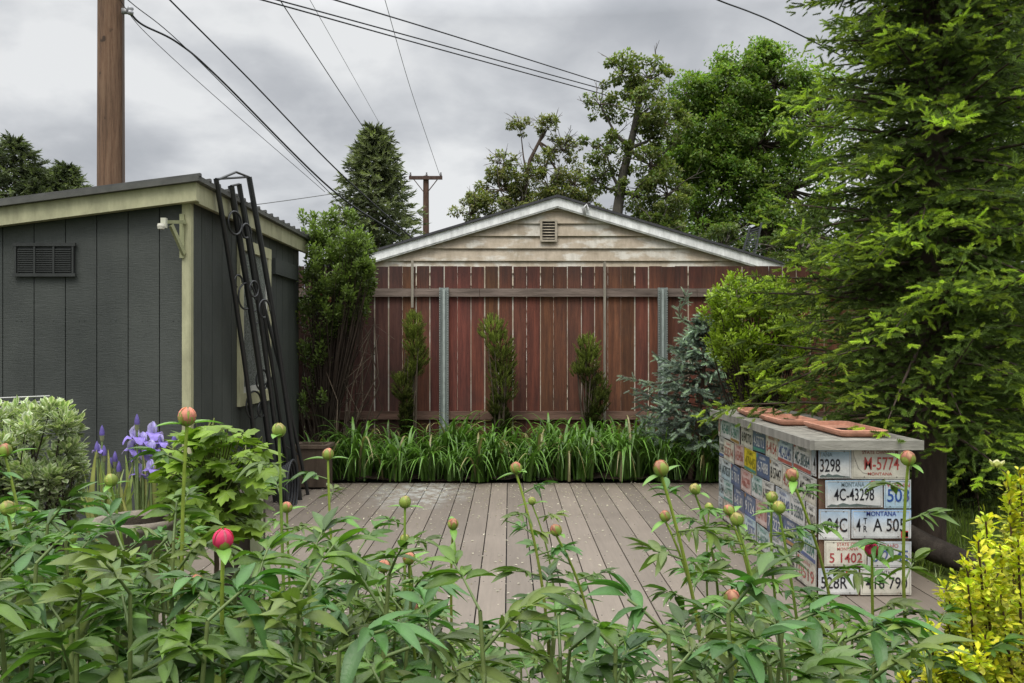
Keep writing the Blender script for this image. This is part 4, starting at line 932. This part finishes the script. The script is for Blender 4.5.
def iris(lb,blooms,buds,basex):
    b=at(basex,520,IY); b[2]=.03; o=thing('iris_plant',b,lb,'iris','irises before the shed'); S=Geo(); 
    for (x,y,s_) in blooms:
        p=at(x,y,IY+rng.uniform(-.05,.05)); S.tube([b+[rng.uniform(-.03,.03),0,0],(b+p)/2+[rng.uniform(-.02,.02),0,0],p-[0,0,.03]],[.006,.005,.004],6,(.16,.22,.08))
        g=Geo()
        for k in range(3): 
            a=k*2.094+rng.uniform(0,1); petal_grid(g,p,a,1.25,.9,.058*s_,.024*s_,IC*rng.uniform(1.0,1.35)); petal_grid(g,p,a+1.05,.35,-2.1,.068*s_,.027*s_,IC*np.array([.72,.62,.95]))
        g.build('bloom',M['petal'],o,True)
    for (x,y) in buds:
        p=at(x,y,IY+rng.uniform(-.05,.05)); S.tube([b,(b+p)/2,p-[0,0,.03]],[.006,.005,.004],6,(.16,.22,.08)); g=Geo()
        g.lathe((p[0],p[1],p[2]-.03),[(.004,0),(.010,.012),(.011,.03),(.006,.05),(0,.062)],10,(.17,.13,.42)); g.build('bud',M['petal'],o,True)
        g=Geo(); g.lathe((p[0],p[1],p[2]-.045),[(.004,0),(.009,.01),(.010,.025),(.012,.03)],8,(.25,.27,.14)); g.build('sheath',M['stem'],o,True)
    S.build('stem',M['stem'],o,True); L_=Geo()
    for k in range(11):
        a=rng.uniform(0,6.28); blade(L_,b+[rng.normal(0,.04),rng.normal(0,.03),.05],a,rng.uniform(.05,.2),rng.uniform(.42,.66),.013,np.array([.26,.33,.10])*rng.uniform(.7,1.2) if k%3 else (.45,.45,.18),.55)
    L_.build('leaves',M['blade'],o,True)
iris('iris with the tallest cluster of open violet blooms',[(135,438,1.0),(153,434,1.0),(143,455,1.0),(132,450,.85),(151,450,.8),(143,442,.8),(161,443,.7)],[(137,421),(158,452)],140)
iris('iris with two low violet blooms beside the maple leaves',[(151,470,.85),(139,474,.85)],[(160,444),(174,440)],152)
iris('iris still in bud, left of the open violet blooms',[(98,450,.5)],[(102,432),(97,448),(104,452)],104)
iris('shorter iris in bud between stone bowl and open blooms',[],[(115,458),(111,464),(119,468)],118)
# foxtail of yellow tulip
g=Geo(); p=at(178,498,3.5); 
for k in range(5): petal_grid(g,p-[0,0,.03],k*1.26,1.2,.5,.05,.016,(.65,.42,.03))
o=thing('yellow_tulip',(p[0],3.5,.03),'tiny yellow tulip below the maple leaves','tulip'); g.build('bloom',M['petal'],o,True)
g=Geo(); g.tube([(p[0],3.5,.03),(p[0]+.01,3.5,p[2]*.5),p-[0,0,.03]],.004,6,(.12,.2,.05)); g.build('stem',M['stem'],o,True)
# maple seedling plant
ang=[0,18,28,40,52,70,84,98,118,150,180]; rad_=[1.0,.72,.78,.52,.86,.62,.70,.42,.55,.30,.14]
pts=[(math.cos(math.radians(a))*r,math.sin(math.radians(a))*r) for a,r in zip(ang,rad_)]
out_=pts+[(x,-y) for x,y in pts[-2:0:-1]]
MV=np.array([(0,0,0)]+[(x,y,-.18*(x*x+y*y)+.05*math.sin(5*math.atan2(y,x))) for x,y in out_]); MV[:,0]+=.14
MF=np.array([(0,i,i%len(out_)+1) for i in range(1,len(out_)+1)]); MT=np.array([1.25]+[.95]*len(out_))[:,None]
MY=3.5; b=at(212,560,MY); b[2]=.03
o=thing('maple_sapling',b,'young maple sapling with large lobed bright green leaves before the shed','sapling'); S=Geo(); L_=Geo(); n_=230
for k in range(n_):
    fx_,fy_=rng.uniform(-1,1),rng.uniform(-1,1)
    x=215+fx_*52*(1-.25*max(0,fy_)) ; y=480+fy_*55
    if fy_<-.6 and abs(fx_)>.7: continue
    p=at(x,y,MY+rng.uniform(-.28,.2)); ctr=at(214,520,MY+.05); d=p-ctr; d/=np.linalg.norm(d)
    ld=d*np.array([1,1,.3])+rng.normal(0,.3,3)+[0,-.45,-.35]; q=p-ld/np.linalg.norm(ld)*.07
    S.tube([ctr+[0,0,-.05],(ctr+q)/2+[0,0,.03],q,p],[.005,.004,.0025,.002],4,(.14,.16,.05))
    L_.inst(MV,MF,p[None],frames(ld[None],np.array([rng.uniform(-.5,.5)])),rng.uniform(.055,.10),np.array([.20,.31,.04])*rng.uniform(.6,1.25)*(1.0-.3*max(0,fy_)),MT)
S.tube([b,b+[.02,0,.4],at(214,500,MY+.05)],[.012,.01,.006],6,(.12,.09,.06)); S.build('stems',M['bark'],o,True); L_.build('leaves',M['small'],o)
pb=thing('green_planter',(-.99,3.95,.0),'pale green square planter behind the maple sapling','planter')
a=at(222,497,3.95); b=at(262,497,3.95)
g=Geo(); g.box((a[0],3.95,.02),(b[0]-.05,4.18,a[2]),(.06,.05,.04)); g.build('body',M['wood'],pb)
g=Geo(); g.box((b[0]-.049,3.93,.02),(b[0],3.97,a[2]+.02),(.36,.38,.24)); g.build('corner_post',M['trim'],pb)
# hosta lower left
o=thing('variegated_hosta',(-1.42,2.35,.05),'cream and green variegated hosta at the lower left corner','hosta'); g=Geo(); n_=60
HT=np.array([[1.7,1.7,2.6] if i%3!=1 else [.6,.75,.5] for i in range(len(LANCE[0]))])
cx=at(35,640,2.5); pos=cx+rng.normal(0,1,(n_,3))*[.10,.08,.03]; d=rdir(n_); d[:,2]=np.abs(d[:,2])*.5+.1
g.inst(LANCE[0]*[1,1.5,1],LANCE[1],pos,frames(d,rng.uniform(-.5,.5,n_)),rng.uniform(.09,.16,n_),np.array([.26,.30,.14])*rng.uniform(.7,1.2,(n_,1)),HT); g.build('leaves',M['blade'],o,True)
g=Geo()
for q in pos[::3]: g.tube([(cx[0],cx[1],.05),q],[.006,.004],4,(.15,.2,.08))
g.build('stems',M['stem'],o,True)
# ------------------------------------------------------------------ golden barberry right
o=thing('golden_barberry',(1.32,2.1,.05),'golden yellow barberry bush in the lower right corner','barberry'); S=Geo(); L_=Geo(); P=[];D=[];W=[]
tips=[(940,640),(955,600),(965,560),(978,540),(985,515),(1000,545),(1012,500),(1008,478),(1020,470),(1018,540),(1000,590),(975,610),(950,668),(930,672),(990,640),(1010,620),(1024,590),(1035,500),(1045,560),(960,655),(1005,660),(1030,640),(1050,480),(945,585),(1015,520),(968,585),(985,570),(1030,545),(935,658),(948,625),(962,640),(978,655),(995,668),(1010,600),(1020,675),(940,675),(970,590),(958,575),(1000,620),(985,635),(1040,610),(1040,660),(918,665),(925,645),(930,625),(905,680),(945,600),(990,575)]
for (x,y) in tips:
    Yt=rng.uniform(1.75,2.25); tip=at(x,y,Yt); b=np.array([1.3+rng.uniform(-.06,.06),2.1+rng.uniform(-.05,.05),.05]); b[0]=min(b[0],tip[0]+.25)
    m=b*.45+tip*.55+[0,0,-.03]; pts=[b,m,tip]; S.tube(pts,[.008,.005,.002],5,(.10,.06,.04))
    for (st,L0) in ((m*.3+tip*.7,0),):
        pass
    n_=260; t=rng.random(n_)**.65; q=m+(tip-m)*t[:,None]; d=rdir(n_); q=q+d*(.045*(1.15-t)+.006)[:,None]*rng.random((n_,1))
    P.append(q); D.append(d+[0,0,.5]); W.append(t)
P=np.concatenate(P);D=np.concatenate(D);W=np.concatenate(W); n_=len(P)
L_.inst(OBOV[0],OBOV[1],P,frames(D,rng.uniform(-.6,.6,n_)),rng.uniform(.012,.024,n_),np.array([.62,.60,.035])*rng.uniform(.45,1.2,(n_,1))*np.stack([rng.uniform(.75,1.1,n_),np.ones(n_),np.ones(n_)],1)*(.5+.55*W[:,None]),OBOV[2])
S.build('stems',M['bark'],o,True); L_.build('leaves',M['small'],o)
g=Geo(); p=at(997,467,1.85)
for k in range(6): petal_grid(g,p,k*1.05,.5,.6,.022,.009,(.62,.60,.33))
g.build('pale_tip',M['petal'],o,True)
# ------------------------------------------------------------------ peonies
PG=np.array([.084,.160,.032])
def peony_leaf(L_,base,d,size,tone=1.0):
    """compound leaf: petiole with three groups of leaflets"""
    d=np.array(d,float); d/=np.linalg.norm(d); sd_=np.cross(d,[0,0,1.]); sd_/=np.linalg.norm(sd_)+1e-9
    pet=size*.55; e1=base+d*pet+[0,0,-.02*pet]; e2=base+d*pet*1.55+[0,0,-.12*pet]
    L_.tube([base,e1,e2],[.0028,.0022,.0018],4,(.12,.17,.05),1)
    P=[];D=[];Sz=[]
    for (o_,dirs,s_) in ((e2,(0,.55,-.55,.28),1.0),(e1,(1.0,.65,1.35),.85),(e1,(-1.0,-.65,-1.35),.85)):
        for a in dirs:
            a+=rng.uniform(-.12,.12); v=d*math.cos(a)+sd_*math.sin(a); v[2]+=rng.uniform(-.28,.12); P.append(o_+rng.normal(0,.003,3)); D.append(v); Sz.append(size*s_*rng.uniform(.6,1.0)*(1.1 if a==dirs[0] else .85))
    k=len(P); hue=rng.uniform(.7,1.3); cl=PG*tone*hue*rng.uniform(.7,1.25,(k,1))*np.array([rng.uniform(.8,1.45),1,rng.uniform(.7,1.5)]); 
    sc=np.array(Sz); sc3=np.stack([sc,sc*rng.uniform(.75,1.2,k),sc*rng.uniform(.6,1.6,k)],1)
    P=np.array(P); D=np.array(D); w3=rng.integers(0,3,k); rl=rng.uniform(-.6,.6,k)
    for q_,tp_ in enumerate((LANCE,LAN2,LAN3)):
        m_=w3==q_
        if m_.any(): L_.inst(tp_[0],tp_[1],P[m_],frames(D[m_],rl[m_]),sc3[m_],cl[m_],tp_[2])
def stem_pts(b,tip,bend):
    t=np.linspace(0,1,12); m=(b+tip)/2+bend
    return np.outer((1-t)**2,b)+np.outer(2*t*(1-t),m)+np.outer(t*t,tip)
def bud(o,c,ax,r,pink,openb=0):
    ax=ax/np.linalg.norm(ax); R=frames(ax[None])[0]   # x column = axis
    def loc(t,a,s_=1.0): # t 0..PI from base
        rr=r*math.sin(t)*(1.0-.10*math.cos(t)*-1*0); h=-r*math.cos(t)*1.08
        return c+R@np.array([h,rr*math.cos(a)*s_,rr*math.sin(a)*s_])
    g=Geo(); V=[];C=[];nu,nv=16,10
    pc={0:np.array([.42,.36,.12]),1:np.array([.50,.20,.14]),2:np.array([.58,.04,.12])}[pink]*rng.uniform(.85,1.15)
    ph=rng.uniform(0,6)
    for i in range(nv+1):
        for k in range(nu):
            t=PI*i/nv; a=2*PI*k/nu; m=.5+.5*math.sin(a*3+t*2+ph); s_=1+.05*math.sin(a*5+ph)*math.sin(t)
            V.append(loc(t,a,s_)); c_=pc*(.7+.5*m); 
            if pink<2: c_=c_*(1-.35*m)+np.array([.60,.50,.25])*.35*m
            if openb: c_=c_*.8+.2*np.array([.8,.55,.55])
            C.append(c_)
    f=[(i*nu+k,i*nu+(k+1)%nu,(i+1)*nu+(k+1)%nu,(i+1)*nu+k) for i in range(nv) for k in range(nu)]
    g.add(V,np.array(f),C)
    for q in range(6 if (openb or pink==2) else 3):   # overlapping petals
        a0=q*1.1+ph; V=[];C=[]
        for i in range(6):
            for k in range(5):
                t=PI*(.30+.62*i/5); a=a0+(k-2)*.30*(1.0-.12*i); s_=1.07+.02*q%3*.03+openb*.10*i/5
                V.append(c+(loc(t,a)-c)*(s_+.03*math.sin(k*2+i))); C.append(pc*(.8+.12*i)*(1 if not openb else 1.15))
        g.add(V,np.array([(i*5+k,i*5+k+1,i*5+k+6,i*5+k+5) for i in range(5) for k in range(4)]),C)
    bo=g.build('bud',M['petal'],o,True)
    g=Geo(); ns=5; top={0:.88,1:.80,2:.50}[pink]
    for q in range(ns):
        a0=q*2*PI/ns+ph; tp=top*rng.uniform(.8,1.1); V=[];C=[]
        for i in range(7):
            u=i/6; t=PI*(.04+tp*u*.93); wd=.80*math.sqrt(max(0,1-u**(1.6+(q%3)*.9)))+.02
            for k in range(5):
                a=a0+(k-2)/2*wd; V.append(c+(loc(t,a)-c)*(1.10+.015*(q%2)-.0*u)); e=abs(k-2)/2
                cc_=np.array([.23,.30,.05])*(1-.1*u)*(.8+.4*((q*7)%3)/2); 
                if e>.8 or u>.85: cc_=cc_*.5+np.array([.32,.10,.05])*.5 if pink else cc_*1.1
                C.append(cc_)
        g.add(V,np.array([(i*5+k,i*5+k+1,i*5+k+6,i*5+k+5) for i in range(6) for k in range(4)]),C)
    g.build('sepals',M['stem'],bo,True)
    # bracts
    g=Geo(); nb=random.choice([2,2,3]); P=[];D=[]
    for q in range(nb): a=ph+q*6.28/nb+.5; P.append(c-ax*r*1.05); D.append(R@np.array([.15,math.cos(a),math.sin(a)])+[0,0,.15])
    g.inst(LANCE[0]*[1,1.1,1],LANCE[1],np.array(P),frames(np.array(D)),rng.uniform(.045,.08,nb),PG*1.9,LANCE[2]); g.build('bract',M['peony'],o,True)
SOIL=.06
def peony(lb,x,y,dpx,pink,foot,openb=0,Yk=.040,nl=6,leanY=.1,upleaf=True):
    Y=Yk*F/dpx; Y=min(max(Y,1.45),3.0); c=at(x,y,Y); r=dpx/2/F*Y*.85
    fp_=at(foot,600,Y+leanY); b=np.array([fp_[0],Y+leanY,SOIL]); o=thing('budding_peony',b,lb,'peony','peony stems in the foreground bed')
    bend=np.array([(c[0]-b[0])*-.35+rng.uniform(-.09,.09),rng.uniform(-.08,.08),.05])
    pts=stem_pts(b,c-[0,0,r*.9],bend); ax=pts[-1]-pts[-2]
    g=Geo(); t=np.linspace(0,1,12)[:,None]; cl=np.array([.17,.14,.045])*(1-t)+np.array([.25,.34,.045])*t if pink else np.array([.12,.16,.04])*(1-t)+np.array([.22,.33,.05])*t
    g.tube(pts,np.linspace(.0062,.0038,12)*min(1.15,max(.7,r/.018)),8,cl); g.build('stem',M['stem'],o,True)
    bud(o,c,ax,r,pink,openb)
    a=rng.uniform(0,6)
    for k in range(nl):
        f=.38+.54*k/max(1,nl-1); 
        i=f*11; i0=int(i); p=pts[i0]*(1-(i-i0))+pts[min(11,i0+1)]*(i-i0)
        a+=2.3+rng.uniform(-.3,.3); sz=np.interp(f,[.4,.9],[.125,.078])*rng.uniform(.85,1.1)
        g=Geo(); peony_leaf(g,p,[math.cos(a),math.sin(a)*.8,rng.uniform(.15,.55)],sz); g.build('leaf',[M['peony'],M['stem']],o,True)
    return o
BUDS=[ # label, x, y, d, pink, foot x, open
('peony with half open pink bud, tallest at left before the shed corner trim',187,417,19,1,208,1,4),
('peony with green and pink bud in front of the trellis feet',279,430,15,0,292,0,4),
('peony with small pink bud before the planter box',328,454,12.5,1,352,0,4),
('peony with pinkish bud at the far left edge',5,450,14,1,60,0,4),
('tall peony with small pink tipped bud before the middle of the lily bed',516,468,13,1,548,0,5),
('tall peony with pink and green bud at the left of the counter',661,468,17,1,722,0,5),
('tall peony with pink bud over the right end of the counter',908,458,16,1,932,0,4),
('peony with green bud flushed pink before the counter corner',792,475,14,1,842,0,4),
('peony with vivid pink opening bud, the largest in the left foreground',223,540,22,2,262,1,4),
('peony with small bud flushed pink below the trellis',287,507,12,1,296,0,3),
('peony with brownish green bud in front of the iris leaves',111,480,14,0,150,0,4),
('peony with large plain green bud at left edge',8,508,16,0,60,0,4),
('peony with small green bud beside the large plain one at left edge',26,510,12,0,70,0,3),
('peony with yellowish green bud below the stone bowl',71,538,13,0,90,0,4),
('peony with cream and pink bud left of the vivid pink one',176,544,13,1,182,0,3),
('peony with yellow and pink bud low below the vivid pink one',197,581,14,1,214,0,4),
('peony with tiny green bud low at left centre',261,619,9,0,268,0,3),
('peony with round green bud before the left of the deck',405,502,13,0,410,0,4),
('peony with small pink green bud on a bare straight stem over the deck',453,524,12,1,456,0,1),
('peony with yellowish bud half hidden behind its neighbour over the deck',405,539,11,0,398,0,3),
('peony with pink bud just right of a red green one over the deck',409,558,14,1,440,0,4),
('peony with red and green bud left of the pink one over the deck',384,566,14,1,408,0,4),
('peony with smaller bud of the touching pair low at centre left',396,612,14,1,428,0,3),
('peony with larger orange pink bud of the touching pair low at centre left',411,609,17,1,458,0,4),
('peony with tiny green bud right of the tall central stem',532,501,8.5,0,548,0,3),
('peony with pale pink bud over the middle of the deck',556,530,13,1,590,0,5),
('peony with green pink bud low in the centre',504,622,11,0,500,0,4),
('peony with smallest green bud low among leaves at centre',464,644,9.5,0,470,0,3),
('peony with pink green bud at the bottom edge of the picture',557,676,17,1,566,0,3),
('peony with small pink green bud left of the counter base',665,516,12,1,700,0,4),
('peony with green bud over the deck before the far counter end',695,489,12,0,712,0,4),
('peony with tiny green bud between two larger ones left of the counter',709,507,9.5,0,716,0,3),
('peony with pinkish bud behind a round green one before the counter side',729,510,12,1,744,0,3),
('peony with round green bud before the counter side',737,519,14.5,0,762,0,4),
('peony with upper green bud of the close pair before the counter side',772,497,12.5,0,800,0,4),
('peony with lower green bud of the close pair before the counter side',779,507,14,0,812,0,4),
('peony with large pink green bud low at right of the deck',732,598,18,1,768,0,3),
('peony with hot pink round bud in front of the counter plates',872,550,15.5,2,886,0,5)]
for (lb,x,y,d,pk,ft,op,nl) in BUDS: peony(lb,x,y,d,pk,ft,op,nl=nl+(3 if nl>1 else 0))
# leafy shoots: prototypes then copies
sprotos=[]
def shoot_proto(h,nl,seed):
    o=bpy.data.objects.new('leafy_peony',None); col0.objects.link(o); o.empty_display_size=.1; BASE[o.name]=np.zeros(3)
    tag(o,'leafy green peony shoot without a bud in the foreground bed','peony','leafy peony shoots without buds')
    ln=rng.uniform(-.08,.08,2); pts=stem_pts(np.zeros(3),np.array([ln[0],ln[1],h]),np.array([0,0,.02]))
    g=Geo(); g.tube(pts,np.linspace(.006,.003,12),6,(.13,.17,.05)); g.build('stem',M['stem'],o,True); a=rng.uniform(0,6)
    for k in range(nl):
        f=.45+.55*k/(nl-1); i=f*11; i0=min(10,int(i)); p=pts[i0]*(1-(i-i0))+pts[i0+1]*(i-i0); a+=2.3+rng.uniform(-.3,.3)
        g=Geo(); peony_leaf(g,p,[math.cos(a),math.sin(a),rng.uniform(.2,.7) if k<nl-2 else rng.uniform(.5,1.1)],rng.uniform(.085,.12)*(1 if f<.9 else .85),rng.uniform(.85,1.1)); g.build('leaf',[M['peony'],M['stem']],o,True)
    return o
for k in range(8): sprotos.append(shoot_proto(.60,7,k))
used=0
def yb(x): return np.interp(x,[-60,0,60,120,180,250,300,330,380,430,470,500,540,590,620,640,680,720,780,850,900,950,1000],[528,505,530,538,545,568,560,545,590,615,648,600,590,600,640,655,650,600,612,622,632,650,670])
spots=[]
tries=0
while len(spots)<165 and tries<20000:
    tries+=1; Y=rng.uniform(1.35,2.75)**1.0; x=rng.uniform(-60,960); y=yb(x)+rng.uniform(0,1)**1.3*110
    p=at(x,y,Y)
    if p[2]<.34 or p[2]>.92: continue
    if 400<x<700 and y<yb(x)+8 : continue
    if any((p[0]-q[0])**2+(p[1]-q[1])**2<.085**2 for q in spots): continue
    spots.append(p)
print('shoots',len(spots))
for i,p in enumerate(spots):
    if i<8: o=sprotos[i]
    else: o=copy_tree(sprotos[i%8])
    s_=(p[2]-SOIL)/.60; o.location=(float(p[0]),float(p[1]),SOIL); o.rotation_euler=(0,0,random.uniform(0,6.28)); q=min(1.2,max(.75,s_)); o.scale=(q,q,s_)
